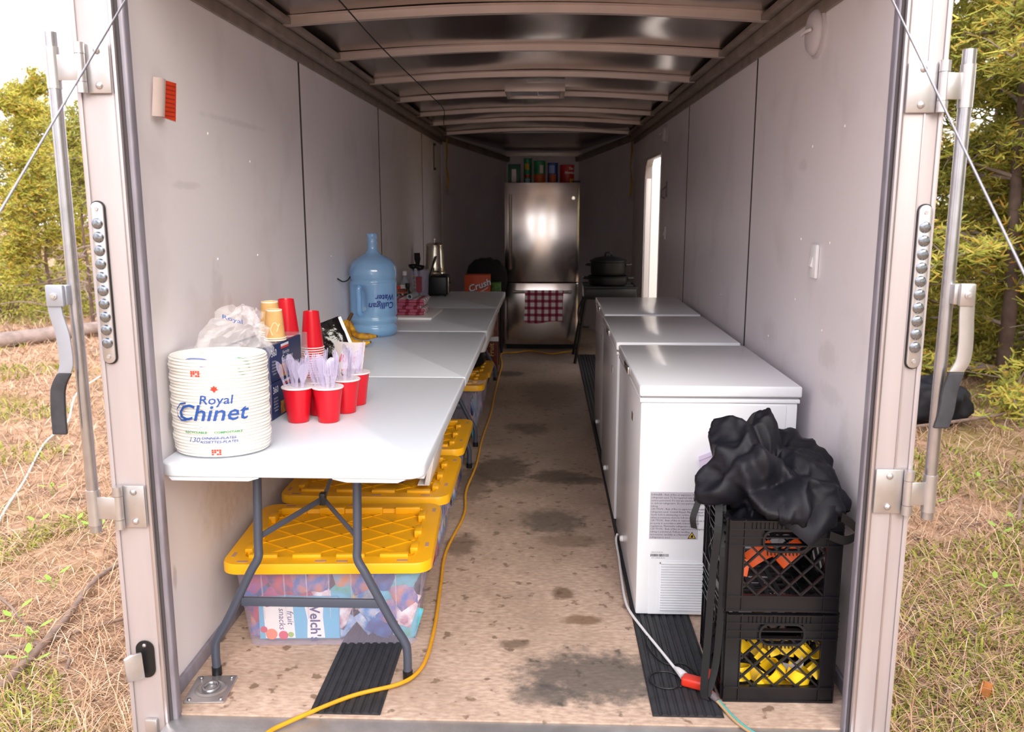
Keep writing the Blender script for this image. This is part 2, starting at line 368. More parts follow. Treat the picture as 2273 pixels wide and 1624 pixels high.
# rear posts
def rear_post(nm, side, lab):
    if side < 0: xo, xf, xj = -1.10, -1.005, -.975
    else: xo, xf, xj = 1.045, .948, .926
    p = struct(nm, MB().box(min(xo,xf), -.045, -.5, max(xo,xf), .018, 2.42), M_POST, lab, 'post', bevel=.006)
    s = -side
    obj('ridge', MB().tube([(xf+s*.004, -.043, -.45), (xf+s*.004, -.043, 2.3)], .0075, 8), M_ALU, p, smooth='auto')
    obj('jamb', MB().box(min(xf+s*.001,xj), -.030, -.04, max(xf+s*.001,xj), .004, 2.2), M_ALUD, p, bevel=.006, seg=3)
    obj('seal_groove', MB().box(min(xf+s*.010,xf+s*.017), -.034, -.04, max(xf+s*.010,xf+s*.017), -.0305, 2.2), M_SEAM, p)
    e = xo - side*.012
    obj('edge_bead', MB().box(min(xo,e), -.050, -.5, max(xo,e), -.0455, 2.42), M_POST, p, bevel=.002)
    if side > 0: obj('centre_groove', MB().box(.998, -.0475, -.4, 1.002, -.0455, 2.4), M_ALU, p)
    obj('stop_block', MB().box(min(xo,xf)+.04, -.060, -.06, max(xo,xf)-.018, -.0455, .012), M_ZINC, p, bevel=.006)
    return p
rear_post('trim_6', -1, 'grey metal rear post left of the opening'); rear_post('trim_7', 1, 'pale pinkish metal rear post right of the opening')
struct('trim_8', MB().box(-1.10, -.045, 2.44, 1.045, .098, 2.56), M_POST, 'metal header above the trailer opening', 'header', bevel=.005)
# side door, swung out
M_DOOR = mat('side_door_white', '#f1ecec', .4)
d1 = struct('door_1', MB().prism([(1.062,5.994),(1.70,6.22),(1.69,6.255),(1.056,6.025)], .02, 1.83), M_DOOR, 'white side door standing open outside the right wall', 'door', bevel=.003)
obj('door_seal', MB().prism([(1.0565,5.9925),(1.0605,5.9925),(1.056,6.018),(1.0535,6.018)], .02, 1.83), M_BLK, d1)
fr = MB()
fr.box(XR-.006, DY1, .03, 1.056, DY1+.02, DZ)      # far jamb
fr.box(XR-.006, DY0-.02, .03, 1.056, DY0, DZ); fr.box(XR-.006, DY0-.02, DZ, 1.056, DY1+.02, DZ+.02)
struct('trim_9', fr, mat('door_frame_dark', '#cfc8c8', .45, .2), 'rounded frame of the side doorway', 'door frame', bevel=.004)
# rounded upper corners of the doorway
struct('trim_10', MB().add([(XR-.004,DY1,DZ-.16),(XR-.004,DY1-.05,DZ-.05),(XR-.004,DY1-.16,DZ),(XR-.004,DY1,DZ),(1.054,DY1,DZ-.16),(1.054,DY1-.05,DZ-.05),(1.054,DY1-.16,DZ),(1.054,DY1,DZ)],
     [(0,1,2,3),(7,6,5,4),(0,4,5,1),(1,5,6,2),(2,6,7,3),(3,7,4,0)]), MATS['door_frame_dark'], 'curved upper corner of the side doorway', 'door frame')
# ---------------------------------------------------------------- rear fixtures
def lock_bar(sx, xr, xk, xp0, xp1, z0, z1, lab):
    t = thing('lock_bar', lab, 'lock bar', (xr, -.062, z0))
    def L(x): return x-xr
    obj('rod', MB().tube([(0,0,0),(0,0,z1-z0)], .0155, 16), M_ROD, t, smooth='auto')
    for zc in (.07, z1-z0-.085):
        h = obj('hinge', MB().box(min(L(xp0),L(xp1)), .006, zc-.06, max(L(xp0),L(xp1)), .011, zc+.06), M_ZINC, t, bevel=.002)
        for dz in (-.042, .042):
            obj('rivet', MB().lathe([(.009,0),(.0085,.003),(.005,.006),(0,.0068)], 12, ((L(xp0)+L(xp1))/2, .006, zc+dz), axis=RX(PI/2)), M_ZINC, h, smooth=True)
        for a, b in ((-.06,-.034),(.034,.06)): obj('knuckle', MB().tube([(L(xk),-.002,zc+a),(L(xk),-.002,zc+b)], .013, 12), M_ZINC, h, smooth='auto')
        obj('knuckle', MB().tube([(L(xk),-.002,zc-.033),(L(xk),-.002,zc+.033)], .0125, 12), M_ZINC, h, smooth='auto')
        obj('bracket', MB().bar((L(xk), -.012, zc), (-sx*.012 if sx else 0, -.006, zc), .004, .062, up=(0,0,1)), M_ZINC, t, bevel=.001)
        obj('clamp', MB().tube([(0,0,zc-.05),(0,0,zc+.05)], .0175, 14), M_ZINC, t, smooth='auto')
    return t
lbL = lock_bar(-1, -1.147, -1.077, -1.066, -1.008, .58, 1.88, 'galvanised door lock bar with lever hinged on the left post')
lbR = lock_bar(1, 1.087, 1.032, .950, 1.020, .65, 1.825, 'galvanised door lock bar with lever hinged on the right post')
M_GRIP = mat('rubber_grip', '#3a3a40', .65, var=.3, vs=30)
M_HBLUE = mat('painted_lever', '#a3a7b3', .4, .4, var=.1, vs=10)
def lever(t, s, pts, grip, piv, mlev):
    z0 = t.location.z; x0 = t.location.x
    loc = lambda x, z, y=-.04: (x-x0, y, z-z0)
    lv = obj('lever', MB().ribbon([loc(*p) for p in smooth_path3(pts)], (.036,0,0), .003), mlev, t, bevel=.001)
    obj('grip', MB().ribbon([loc(*p) for p in smooth_path3(grip)], (.038,0,0), .006), M_GRIP, lv, bevel=.003)
    pv = obj('pivot_box', MB().box(piv[0]-x0, -.050, piv[1]-z0-.028, piv[2]-x0, -.036, piv[1]-z0+.028), mlev, t, bevel=.004)
    obj('pivot_bolt', MB().lathe([(.009,0),(.009,.004),(.005,.0045),(.005,.007),(0,.007)], 12, ((piv[0]+piv[2])/2-x0, -.050, piv[1]-z0), axis=RX(PI/2)), M_ZINC, pv, smooth='auto')
    obj('pivot_arm', MB().box(min(0,s*.03), -.036, piv[1]-z0-.025, max(0,s*.03), -.005, piv[1]-z0+.025), mlev, t, bevel=.003)
def smooth_path3(pts): return [(p.x, p.z) for p in smooth_path([(x,0,z) for x, z in pts], 6)]
lever(lbL, -1, [(-1.178,1.24),(-1.178,1.19),(-1.165,1.13),(-1.162,1.06),(-1.170,1.03)], [(-1.170,1.029),(-1.190,.99),(-1.196,.93),(-1.197,.865)], (-1.196,1.232,-1.150), M_HBLUE)
lever(lbR, 1, [(1.118,1.25),(1.120,1.19),(1.124,1.13),(1.122,1.08),(1.108,1.05)], [(1.108,1.049),(1.096,1.0),(1.092,.95),(1.082,.905)], (1.096,1.243,1.134), M_ZINC)
M_LENS = mat('clear_lens', '#8f949d', .16, .9, spec=.8)
def light_bar(x, zb, zt, lab):
    t = thing('light_bar', lab, 'marker light', (x, -.047, zb)); h = zt-zb
    obj('housing', MB().prism(rrect(-.0165, 0, .0165, h, .016), 0, .010, Matrix(((1,0,0,0),(0,0,-1,0),(0,1,0,0),(0,0,0,1)))), M_ZINC, t, bevel=.002)
    obj('base_gasket', MB().prism(rrect(-.0195, -.003, .0195, h+.003, .0185), -.001, .003, Matrix(((1,0,0,0),(0,0,-1,0),(0,1,0,0),(0,0,0,1)))), M_BLK, t)
    n = 10; st = (h-.075)/n
    for i in range(n):
        zc = .0375+st*(i+.5)
        prof = [(.0145,0),(.0145,.002),(.0115,.0055),(.012,.0065),(.008,.0078),(.0084,.0086),(.004,.0090),(.0044,.0098),(0,.0102)]
        obj('lens', MB().lathe(prof, 18, (0,-.010,zc), axis=RX(PI/2), sy=.98), M_LENS, t, smooth='auto')
    for z in (.018, h-.018): obj('mount_screw', MB().lathe([(.006,0),(.005,.003),(0,.003)], 10, (0,-.010,z), axis=RX(PI/2)), M_ZINC, t, smooth='auto')
light_bar(-1.072, 1.048, 1.468, 'long clear marker light strip on the left rear post')
light_bar(1.020, 1.050, 1.460, 'long clear marker light strip on the right rear post')
# spring latch low on the left post
t = thing('slam_latch', 'silver spring latch on black oval plate low on left post', 'latch', (-1.045, -.047, .195))
obj('plate', MB().prism(rrect(-.026,-.056,.026,.056,.025), 0, .004, Matrix(((1,0,0,0),(0,0,-1,0),(0,1,0,0),(0,0,0,1)))), M_BLK, t)
obj('tongue', MB().prism([(-.012,-.042),(.012,-.042),(.014,.028),(.004,.036),(-.010,.036)], -.006, .006, Matrix(((-.80,0,.6,-.02),(-.6,0,-.8,-.028),(0,1,0,-.008),(0,0,0,1))) @ Matrix.Diagonal((2.0,1.0,1,1))), M_ZINC, t, bevel=.003)
for dz in (.043,): obj('rivet', MB().lathe([(.006,0),(.005,.003),(0,.0035)], 10, (0,-.004,dz), axis=RX(PI/2)), M_ZINC, t, smooth=True)
# floor tie-down
t = thing('floor_tie_down', 'square zinc tie-down plate with recessed ring on the floor', 'tie-down', (-.935, .12, .001), .08)
obj('plate', MB().prism(rrect(-.062,-.075,.062,.075,.008), 0, .004), M_ZINC, t, bevel=.0015)
obj('dish', MB().lathe([(.048,.0045),(.040,.0075),(.036,.006),(.028,.0048),(0,.0048)], 28), M_ZINC, t, smooth='auto')
obj('ring', MB().tube([(.022*math.cos(a*PI/10), .026*math.sin(a*PI/10), .010) for a in range(21)], .0055, 8, caps=False), M_ROD, t, smooth=True)
for sx in (-1,1):
    for sy in (-1,1): obj('bolt', MB().lathe([(.007,.004),(.006,.008),(0,.009)], 10, (sx*.047, sy*.06, 0)), M_ROD, t, smooth=True)
# ramp cables
M_WIRE = mat('wire_rope', '#a3a1a8', .35, .7)
for p, lab in (([(-.985,-.036,2.0),(-.953,-.045,1.965),(-.978,-.60,1.45),(-.985,-2.3,-.02)], 'thin steel ramp cable slanting past the left post'), ([(.932,-.036,2.03),(.897,-.045,1.95),(.968,-.615,1.34),(.966,-2.3,-.02)], 'thin steel ramp cable slanting past the right post')):
    tag(obj('ramp_cable', MB().tube(p, .0028, 6), M_WIRE, smooth=True), lab, 'cable')
# peeled sticker
t = thing('warning_sticker', 'orange warning sticker curling off the left wall showing white back', 'sticker', (XL+.0015, .19, 1.70))
obj('print_side', MB().add([(0,.088,.010),(0,.180,.006),(0,.202,.118),(0,.112,.116)], [(0,1,2,3)]), mat('orange_sticker', '#e8441c', .5, var=.12, vs=30), t)
for i in range(8):
    z = .102-.0125*i; obj('print_line', MB().add([(.0008,.125-.003*i,z),(.0008,.192-.003*i,z+.002),(.0008,.192-.003*i,z+.0055),(.0008,.125-.003*i,z+.0035)], [(0,1,2,3)]), mat('sticker_ink', '#b22d12', .6), t)
obj('curled_back', MB().grid(lambda u, v: (.002+.016*math.sin(u*PI*.8), .100-.105*u+.026*v, .010+.108*v-.006*u), 10, 6), mat('sticker_back', '#f0dcd6', .5, var=.06, vs=20), t, smooth=True)
# wall fittings
def dome_vent(y, z, r, lab):
    t = thing('wall_vent', lab, 'vent', (XR, y, z))
    A = RY(-PI/2)
    obj('flange', MB().lathe([(r,0),(r,.006),(r*.9,.010),(r*.86,.010)], 32, axis=A), M_WN2, t, smooth='auto')
    obj('dome', MB().lathe([(r*.88,.008),(r*.86,.018),(r*.74,.030),(r*.45,.037),(0,.038)], 32, axis=A), M_WN2, t, smooth=True)
    obj('slot', MB().tube([(-.030-.02*math.cos(a), r*.8*math.sin(a), -.0) for a in [(-.9+.2*i) for i in range(10)]], .006, 6), M_WN, t, smooth=True)
M_WN2 = mat('pale_grey_plastic', '#c4bbbf', .45)
dome_vent(.86, 2.035, .085, 'round pale plastic dome vent high on the near right wall')
dome_vent(4.62, 2.0, .07, 'small round dome vent high on the far right wall')
def switch(y, z, lab, w=.075, h=.115):
    t = thing('light_switch', lab, 'switch', (XR, y, z))
    obj('plate', MB().box(-.013, -w/2, -h/2, 0, w/2, h/2), M_WHITE, t, bevel=.006)
    obj('rocker', MB().add([(-.0135,-.012,-.02),(-.0135,.012,-.02),(-.0135,.012,.02),(-.0135,-.012,.02),(-.022,-.012,-.016),(-.022,.012,-.016)], [(0,1,5,4),(4,5,2,3),(0,4,3),(1,2,5)]), M_WHITE, t)
switch(.735, 1.272, 'white rocker light switch on the near right wall'); switch(4.50, 1.25, 'small white switch plate beside the side doorway', .06, .1)
t = thing('coat_hook', 'grey triangular wall hook beside the side doorway', 'hook', (XR, 4.5, 1.57))
obj('backplate', MB().prism([(-.035,-.05),(.035,-.05),(.012,.07),(-.012,.07)], 0, .006, Matrix(((0,0,-1,0),(1,0,0,0),(0,1,0,0),(0,0,0,1)))), M_ALUD, t, bevel=.001)
obj('hook_arm', MB().tube([(-.006,0,.03),(-.04,0,.0),(-.04,0,-.05),(-.015,0,-.06)], .006, 8), M_ALUD, t, smooth=True)
t = thing('fan_control_box', 'pale slim bracket box on the far left wall', 'bracket', (XL, 6.30, 1.92))
obj('body', MB().box(0, -.05, -.13, .02, .05, .13), mat('pale_box', '#b7ada6', .5), t, bevel=.003); obj('slot', MB().box(.0205, -.018, -.10, .024, .018, .10), M_SEAM, t)
for z in (-.115,.115): obj('catch', MB().box(.0205, -.03, z-.012, .04, .03, z+.012), M_BLK, t, bevel=.002)
M_STRAP = mat('yellow_webbing', '#a8842a', .8, var=.2, vs=20)
for x, y, zb, lab in ((-.955, 6.935, 1.566, 'yellow tie-down strap hanging beside the left wall'), (.955, 6.935, 1.49, 'yellow tie-down strap hanging beside the right wall')):
    t = thing('hanging_strap', lab, 'strap', (x, y, zb))
    h = 2.14-zb
    obj('webbing', MB().ribbon([(0,0,h),(.006,-.01,h*.8),(-.006,.01,h*.55),(.012,-.01,h*.3),(0,0,.05)], [(.012,.02,0),(.02,.012,0),(.008,.022,0),(.022,.01,0),(.02,0,0)], .0015), M_STRAP, t)
    obj('buckle', MB().box(-.012,-.008,0,.012,.008,.055), M_ALUD, t, bevel=.003)
# ceiling vent
t = thing('roof_vent', 'square metal framed roof vent with clear dome between bows', 'roof vent', (.005, 3.58, 2.16))
fr = MB().box(-.19,-.20,0,.19,-.17,.05).box(-.19,.17,0,.19,.20,.05).box(-.19,-.169,0,-.16,.169,.05).box(.16,-.169,0,.19,.169,.05)
obj('frame', fr, M_BOW, t, bevel=.002)
obj('dome', MB().box(-.158,-.168,.030,.158,.168,.036), mat('vent_glazing', '#a9b4d0', .1, 0, trans=.0, var=.5, vs=14), t)
for i in range(5): obj('louvre', MB().obox((0,-.12+.06*i,.018), (.315,.012,.004), RX(.6)), M_ZINC, t)
obj('crank', MB().tube([(.02,-.18,-.001),(.02,-.18,-.02),(.05,-.18,-.022)], .004, 6), M_ZINC, t)
# slack cord under the roof
tag(obj('ceiling_cord', MB().tube(smooth_path([(-.60,.10,2.12),(-.600,.66,2.118),(-.62,1.55,2.115),(-.64,3.2,2.128),(-.645,4.02,2.125),(-.65,4.06,2.05),(-.65,4.07,2.02)], 6), .0028, 5), M_BLKM), 'thin dark cord strung slack beneath the roof bows', 'cord')
# rubber strips on the floor
def strip(x0, x1, y0, y1, lab):
    n = 8; wd = (x1-x0)/n; P = []
    for i in range(n):
        a = x0+wd*i; P += [(a, .004), (a+wd*.14, .009), (a+wd*.62, .009), (a+wd*.76, .004)]
    P += [(x1, .004), (x1, .0008), (x0, .0008)]
    m = [[(x, y, z) for x, z in P] for y in (y0, y1)]
    o = obj('rubber_strip', MB().loft(m), M_RUB); return tag(o, lab, 'floor mat')
strip(-.600, -.392, .006, 6.1, 'ribbed black rubber floor strip under the tables'); strip(.400, .606, .03, 6.2, 'ribbed black rubber floor strip under the freezers')
# ---------------------------------------------------------------- folding tables
M_TOP = mat('table_top_plastic', '#dde2ec', .36, bump=.06, bs=300)
M_LEG = mat('slate_leg_paint', '#4b505f', .38, .2)
def table(y0, ym, y1, lab, fy, ry):
    X0, X1 = -1.018, -.258
    t = thing('folding_table', lab, 'table', (0,0,0))
    for a, b in ((y0, ym-.003), (ym+.003, y1)):
        rf, rb = (.05 if a == y0 else .012), (.05 if b == y1 else .012)
        P = []
        for cx, cy, ang, rr in ((X1,b,0,rb),(X0,b,90,rb),(X0,a,180,rf),(X1,a,270,rf)):
            sx = -1 if cx == X1 else 1; sy = -1 if cy == b else 1
            for i in range(7):
                q = math.radians(ang+15*i); P.append((cx+sx*rr+rr*math.cos(q), cy+sy*rr+rr*math.sin(q)))
        tp = obj('tabletop', MB().prism(P, .701, .740), M_TOP, t, bevel=.006, seg=3)
        # downturned rim, arched in the middle at the outer end
        yo = a if a == y0 else b; s = 1 if a == y0 else -1
        PROF = lambda q_: [(X0+.03,.7005),(X0+.04,.690),(X0+.26,.690),(X0+.29,.699),(X0+.29,.7005)] if q_ else [(X1-.26,.7005),(X1-.26,.699),(X1-.22,.690),(X1-.075,.690),(X1-.05,.7005)]
        for q_ in (0, 1):
          prof = PROF(q_)
          obj('end_rim', MB().prism(prof, -(yo+s*.030), -(yo+s*.004), Matrix(((1,0,0,0),(0,0,-1,0),(0,1,0,0),(0,0,0,1)))), M_TOP, tp, bevel=.002)
        obj('side_rim', MB().box(X1-.028, a+.05, .688, X1-.004, b-.05 if b == y1 else b-.01, .7005), M_TOP, tp, bevel=.004)
        obj('wall_side_rim', MB().box(X0+.004, a+.05, .692, X0+.026, b-.02, .7005), M_TOP, tp, bevel=.004)
    for y, s in ((fy, 1), (ry, -1)):
        XLg, XRg = -.948, -.342
        r = .0135
        for side, x, xt in ((-1, XLg, -.797), (1, XRg, -.489)):
            p = smooth_path([(xt,y+s*.04,.699),(xt,y+s*.012,.45),(xt,y+s*.004,.395),(xt+(x-xt)*.18,y,.345),(xt+(x-xt)*.68,y,.195),(xt+(x-xt)*.95,y,.125),(x,y,.09),(x,y,.028)], 5)
            lg = obj('leg', MB().tube(p, r, 12), M_LEG, t, smooth='auto')
            obj('foot', MB().tube([(x,y,.030),(x,y,.002)], .0155, 12), M_BLK, lg, smooth='auto')
        obj('cross_bar', MB().box(XLg+.093, y-.006, .238, XRg-.083, y+.006, .266), M_LEG, t, bevel=.002)
        yj = y+s*.21
        for xt in (-.797, -.489): obj('brace_arm', MB().bar((xt, y+s*.02, .455), (-.643, yj, .515), .006, .018), M_LEG, t, bevel=.001)
        br = obj('brace_bar', MB().bar((-.643, yj-s*.005, .505), (-.600, yj+s*.20, .70), .006, .018), M_LEG, t, bevel=.001)
        obj('brace_hinge', MB().box(-.654, yj-.014, .495, -.634, yj+.014, .535), M_BLK, br, bevel=.003)
    return t
table(.050, 1.330, 2.675, 'white folding table nearest the opening with plates and red cups', .205, 2.42)
t2 = table(2.695, 3.845, 5.05, 'white folding table further in, holding towels and coffee urn', 2.86, 4.90)
P0, P1 = rrect(-.50,3.02,-.292,3.80,.04,4), rrect(-.52,2.96,-.264,3.86,.05,4)
obj('under_tray', MB().loft([[(x,y,.560) for x,y in P0],[(x,y,.672) for x,y in P1],[(x,y,.686) for x,y in P1],[(x*.99-.003,y,.686) for x,y in P0],[(x*.99-.003,y,.57) for x,y in P0]]), M_WHITE, t2, smooth='auto')

# ---------------------------------------------------------------- plates in a bag
M_PLATE = mat('white_pressed_paper', '#f7f4ee', .65)
M_FILM = mat('clear_film', '#f4f0f4', .12, sheer=.15, spec=.9, bump=.6, bs=18)
M_BLUE = mat('print_blue', '#27509c', .5); M_RED = mat('print_red', '#d8392c', .5); M_GRN = mat('print_green', '#3f9460', .5)
t = thing('plate_pack', 'tall bagged stack of white paper dinner plates at the table front', 'paper plates', (-.884, .213, .741))
RXp, RYp = .142, .122
prof = [(0,0)]; n = 30
for i in range(n):
    z = .004+.0095*i; k = 1-.05*max(0, 1-i/3) ; k *= 1+.012*math.sin(i*1.7)
    prof += [(.93*k, z), (1.0*k, z+.003), (1.0*k, z+.006), (.94*k, z+.0085)]
prof += [(.97, .290), (.90, .288), (.72, .281), (0, .280)]
obj('plate_stack', MB().lathe(prof, 48, sx=RXp, sy=RYp), M_PLATE, t, smooth='auto')
def film(u, v):
    a = u*2*PI; z = .004+.298*v; k = 1.0 if v < .93 else 1-(v-.93)/.07*.25
    d = 1.035+.02*noise.noise((math.cos(a)*2.5, math.sin(a)*2.5, z*14))+.012*noise.noise((math.cos(a)*7, math.sin(a)*7, z*5))
    if v < .04: k = .9+2.5*v
    return (RXp*d*k*math.cos(a), RYp*d*k*math.sin(a), z)
obj('plastic_bag', MB().grid(film, 72, 26), M_FILM, t, smooth=True)
def tuft(u, v):
    a = u*2*PI; r = .088*(1-v)**.75+.014+.022*math.sin(3*a+5*v)*(.3+v); z = .286+.125*v**.85
    q = noise.noise((math.cos(a)*2.4, math.sin(a)*2.4, v*5))*.035
    return (.05*v+.02+(r+q)*math.cos(a)*1.05, .02+.05*v+(r+q)*math.sin(a)*.9, z+.03*noise.noise((math.cos(a)*3, math.sin(a)*3+4, v*6)))
obj('gathered_top', MB().grid(tuft, 64, 22), M_FILM, t)
def pf(a0, z0, r=1.075):
    return lambda u, v: (RXp*r*math.cos(a0+u/.130), RYp*r*math.sin(a0+u/.130), z0+v)
A0 = -PI/2+.12
text('lettering', 'Royal', .037, M_BLUE, t, pf(A0+.10, .176), .15, .0004)
text('lettering', 'Chinet', .066, M_BLUE, t, pf(A0-.02, .137), .25, .0008)
obj('flourish', MB().ribbon([pf(A0-.02, .137, 1.078)(*q) for q in [(-.060,.030),(-.078,.026),(-.092,.008),(-.090,-.010),(-.078,-.022),(-.062,-.020)]], (0,0,.005), .0004), M_BLUE, t)
leaf = [(0,.011),(.003,.006),(.008,.007),(.006,.002),(.010,-.002),(.004,-.004),(.001,-.009),(-.001,-.009),(-.004,-.004),(-.010,-.002),(-.006,.002),(-.008,.007),(-.003,.006)]
fn = pf(A0+.09, .208, 1.078); obj('maple_leaf', MB().add([fn(*q) for q in leaf], [tuple(range(13))]), M_RED, t)
text('lettering', 'ULTRA STRONG • TRES SOLIDES', .0065, M_BLUE, t, pf(A0+.03, .098), .2)
text('lettering', 'RECYCLABLE      COMPOSTABLE', .010, M_GRN, t, pf(A0+.02, .082), 0, .0003)
text('lettering', '130', .021, M_BLUE, t, pf(A0-.36, .060), .3)
text('lettering', 'DINNER-PLATES\nASSIETTES-PLATES', .0115, M_BLUE, t, pf(A0+.12, .060), .2, .0002)
text('lettering', '26 cm (10.5 in)', .006, M_BLUE, t, pf(A0+.03, .040))
for z in (.024, .252): 
    fn = pf(A0+(.06 if z < .1 else -.25), z, 1.078)
    sq = MB()
    for i in range(4):
        for j in range(3):
            if (i*j+i) % 3 != 1: sq.add([fn(-.011+.006*i, -.008+.006*j), fn(-.006+.006*i, -.008+.006*j), fn(-.006+.006*i, -.003+.006*j), fn(-.011+.006*i, -.003+.006*j)], [(0,1,2,3)])
    obj('red_stamp', sq, M_RED, t)
obj('blue_swirl', MB().tube(smooth_path([(-.075,-.088,.262),(-.055,-.098,.287),(-.02,-.104,.291),(.005,-.10,.286),(.012,-.108,.272),(-.006,-.114,.268),(-.012,-.104,.28),(.008,-.112,.262),(.025,-.110,.264)], 5), .0024, 6), M_BLUE, t, smooth=True)
obj('twist_label', MB().grid(lambda u, v: (.085+.035*u, -.085+.03*u+.003*v, .235+.065*v-.01*u), 4, 6), mat('bag_label', '#e8e4e8', .5), t)
for i in range(7): obj('label_line', MB().add([(.0885,-.0865,.243+.008*i),(.116,-.0625,.235+.008*i),(.116,-.0625,.2375+.008*i),(.0885,-.0865,.2455+.008*i)], [(0,1,2,3)]), M_GRN, t)
obj('side_barcode_label', MB().add([(-.1475,-.02,.07),(-.138,-.055,.06),(-.138,-.055,.12),(-.1475,-.02,.12)], [(0,1,2,3)]), MATS['bag_label'], t)
text('tuft_print', 'Royal', .03, M_BLUE, t, lambda u, v: (.055+u*.8, -.015+u*.35, .392+v*.6-u*.3))

# ---------------------------------------------------------------- cutlery boxes
M_NAVY = mat('navy_card', '#1f2f5c', .45); M_CLEARB = mat('clear_box_window', '#c9c6cf', .08, sheer=.30, spec=.9)
M_INK = mat('white_ink', '#dfe3ee', .5)
def cutlery_box(z, lab):
    t = thing('cutlery_box', lab, 'box', (-.842, .545, z), -.075)
    D = .38; Hh = .125
    obj('carton_front', MB().box(-.012, 0, 0, 0, D*.80, Hh), M_NAVY, t, bevel=.001)
    obj('carton_end', MB().box(-.155, 0, 0, -.013, .006, Hh), M_NAVY, t)
    obj('carton_back', MB().box(-.160, .007, 0, -.154, D, Hh), M_NAVY, t)
    obj('carton_bottom', MB().box(-.153, .007, 0, -.013, D-.004, .003), M_NAVY, t)
    obj('clear_window', MB().box(-.150, .012, .004, -.001, D, Hh-.001), M_CLEARB, t, bevel=.004)
    F = lambda y, zz: plane_fn((.0006, y, zz), (0,1,0), (0,0,1))
    text('lettering', '360', .033, M_INK, t, F(.045, .098), 0, .0004)
    for i in range(5): text('lettering', ['120 Forks','120 Spoons','60 Knives','Fourchettes','Cuilleres'][i], .009, M_INK, t, F(.043, .070-.0105*i))
    text('lettering', 'Cutlery', .034, M_INK, t, F(.165, .066)); text('lettering', 'Everyday', .017, M_INK, t, F(.155, .088))
    obj('red_band', MB().box(.0003, .11, .103, .001, .18, .110), M_RED, t); obj('brand_band', MB().box(.0003, .11, .1105, .001, .18, .119), M_INK, t)
    obj('food_picture', MB().box(.0003, .085, .006, .0012, .15, .05), mat('food_print', '#d19a2a', .5, col2='#a3351c', vs=45), t)
    return t
cutlery_box(.741, 'navy cutlery box, lower of the two stacked behind the red cups'); cutlery_box(.868, 'navy cutlery box marked 360, upper one with a clear top')

# ---------------------------------------------------------------- cup stacks
M_REDC = mat('red_cup_plastic', '#cf1226', .28); M_TAN = mat('tan_paper_cup', '#dcae72', .6, col2='#cf9c5f', vs=28); M_CREAM = mat('cream_paper', '#f3e9da', .6)
def cup_stack(name, lab, x, y, z, h, rb, rt, m, nr, gap, mrim, tilt=0, base=None):
    t = thing(name, lab, 'cups', (x, y, z)); t.rotation_euler = (0, tilt, 0)
    # inverted stack: rims below, cup bottom on top
    zc = gap*nr
    for i in range(nr):
        obj('rim', MB().lathe([(rb*.985, gap*i+.001), (rb+.0022, gap*i+.0012), (rb+.003, gap*i+.004), (rb+.001, gap*i+.0055), (rb*.985, gap*i+.0052)], 28), mrim, t, smooth='auto')
    prof = [(rb*.97, .0), (rb*.97, zc), (rb*.96, zc+.004)]
    for k in (.2,.4,.45,.6,.8,.97): prof.append((rb*.96+(rt-rb*.96)*k, zc+(h-zc)*k))
    prof += [(rt, h-.001), (rt-.002, h), (rt-.004, h-.0005), (rt-.0055, h-.006), (0, h-.006)]
    obj('cup_wall', MB().lathe(prof, 36), m, t, smooth='auto')
    if m is M_TAN:
        obj('cup_base_rim', MB().lathe([(rt+.0002, h-.006),(rt+.0004, h+.0005),(rt-.002, h+.001),(rt-.003,h-.005)], 30), M_CREAM, t, smooth='auto')
        sw = smooth_path([(math.cos(a)*(rb*.98+(rt-rb)*k)+0, math.sin(a)*(rb*.98+(rt-rb)*k), zc+(h-zc)*k) for a, k in ((-1.5,.08),(-1.7,.3),(-1.3,.55),(-.9,.4),(-1.1,.2),(-.7,.5))], 6)
        obj('swirl_print', MB().tube(sw, .0018, 5), mat('tan_swirl', '#efd6ab', .6), t)
    return t
cup_stack('paper_cup_stack', 'tall upside-down stack of tan paper cups on the cutlery box', -.912, .80, .994, .125, .040, .0295, M_TAN, 3, .007, M_CREAM)
cup_stack('paper_cup_stack', 'shorter upside-down stack of tan paper cups on the cutlery box', -.866, .70, .994, .108, .036, .0275, M_TAN, 2, .007, M_CREAM)
cup_stack('red_cup_stack', 'upside-down red cup stack against the wall behind tan cups', -.925, 1.04, .741, .362, .046, .030, M_REDC, 24, .0095, mat('red_cup_rim', '#ece0e2', .35))
cup_stack('red_cup_stack', 'upside-down red cup stack standing behind the clear cutlery cups', -.862, 1.16, .741, .300, .046, .031, M_REDC, 17, .0095, MATS['red_cup_rim'])

# ---------------------------------------------------------------- red cups of clear cutlery
M_CUT = mat('clear_cutlery_plastic', '#d8cfee', .05, sheer=.32, spec=1.0)
def fork_mb():
    m = MB(); zs = [(0,.0035),(.05,.0045),(.10,.004),(.12,.0065),(.128,.0095)]
    m.loft([[(-w,-.0012,z),(w,-.0012,z),(w,.0012,z),(-w,.0012,z)] for z, w in zs])
    for i in range(4):
        x = -.0078+.0052*i; m.loft([[(x-a,-.001+b,z),(x+a,-.001+b,z),(x+a,.001+b,z),(x-a,.001+b,z)] for z, a, b in ((.128,.0018,0),(.150,.0016,.003),(.166,.0006,.001))])
    return m
def spoon_mb():
    m = MB(); zs = [(0,.0035,0),(.05,.0045,0),(.11,.004,0),(.122,.009,.002),(.138,.0145,.005),(.152,.014,.005),(.163,.008,.003),(.167,.002,.001)]
    m.loft([[(-w,-.001+b,z),(w,-.001+b,z),(w,.0012+b*.2,z),(-w,.0012+b*.2,z)] for z, w, b in zs]); return m
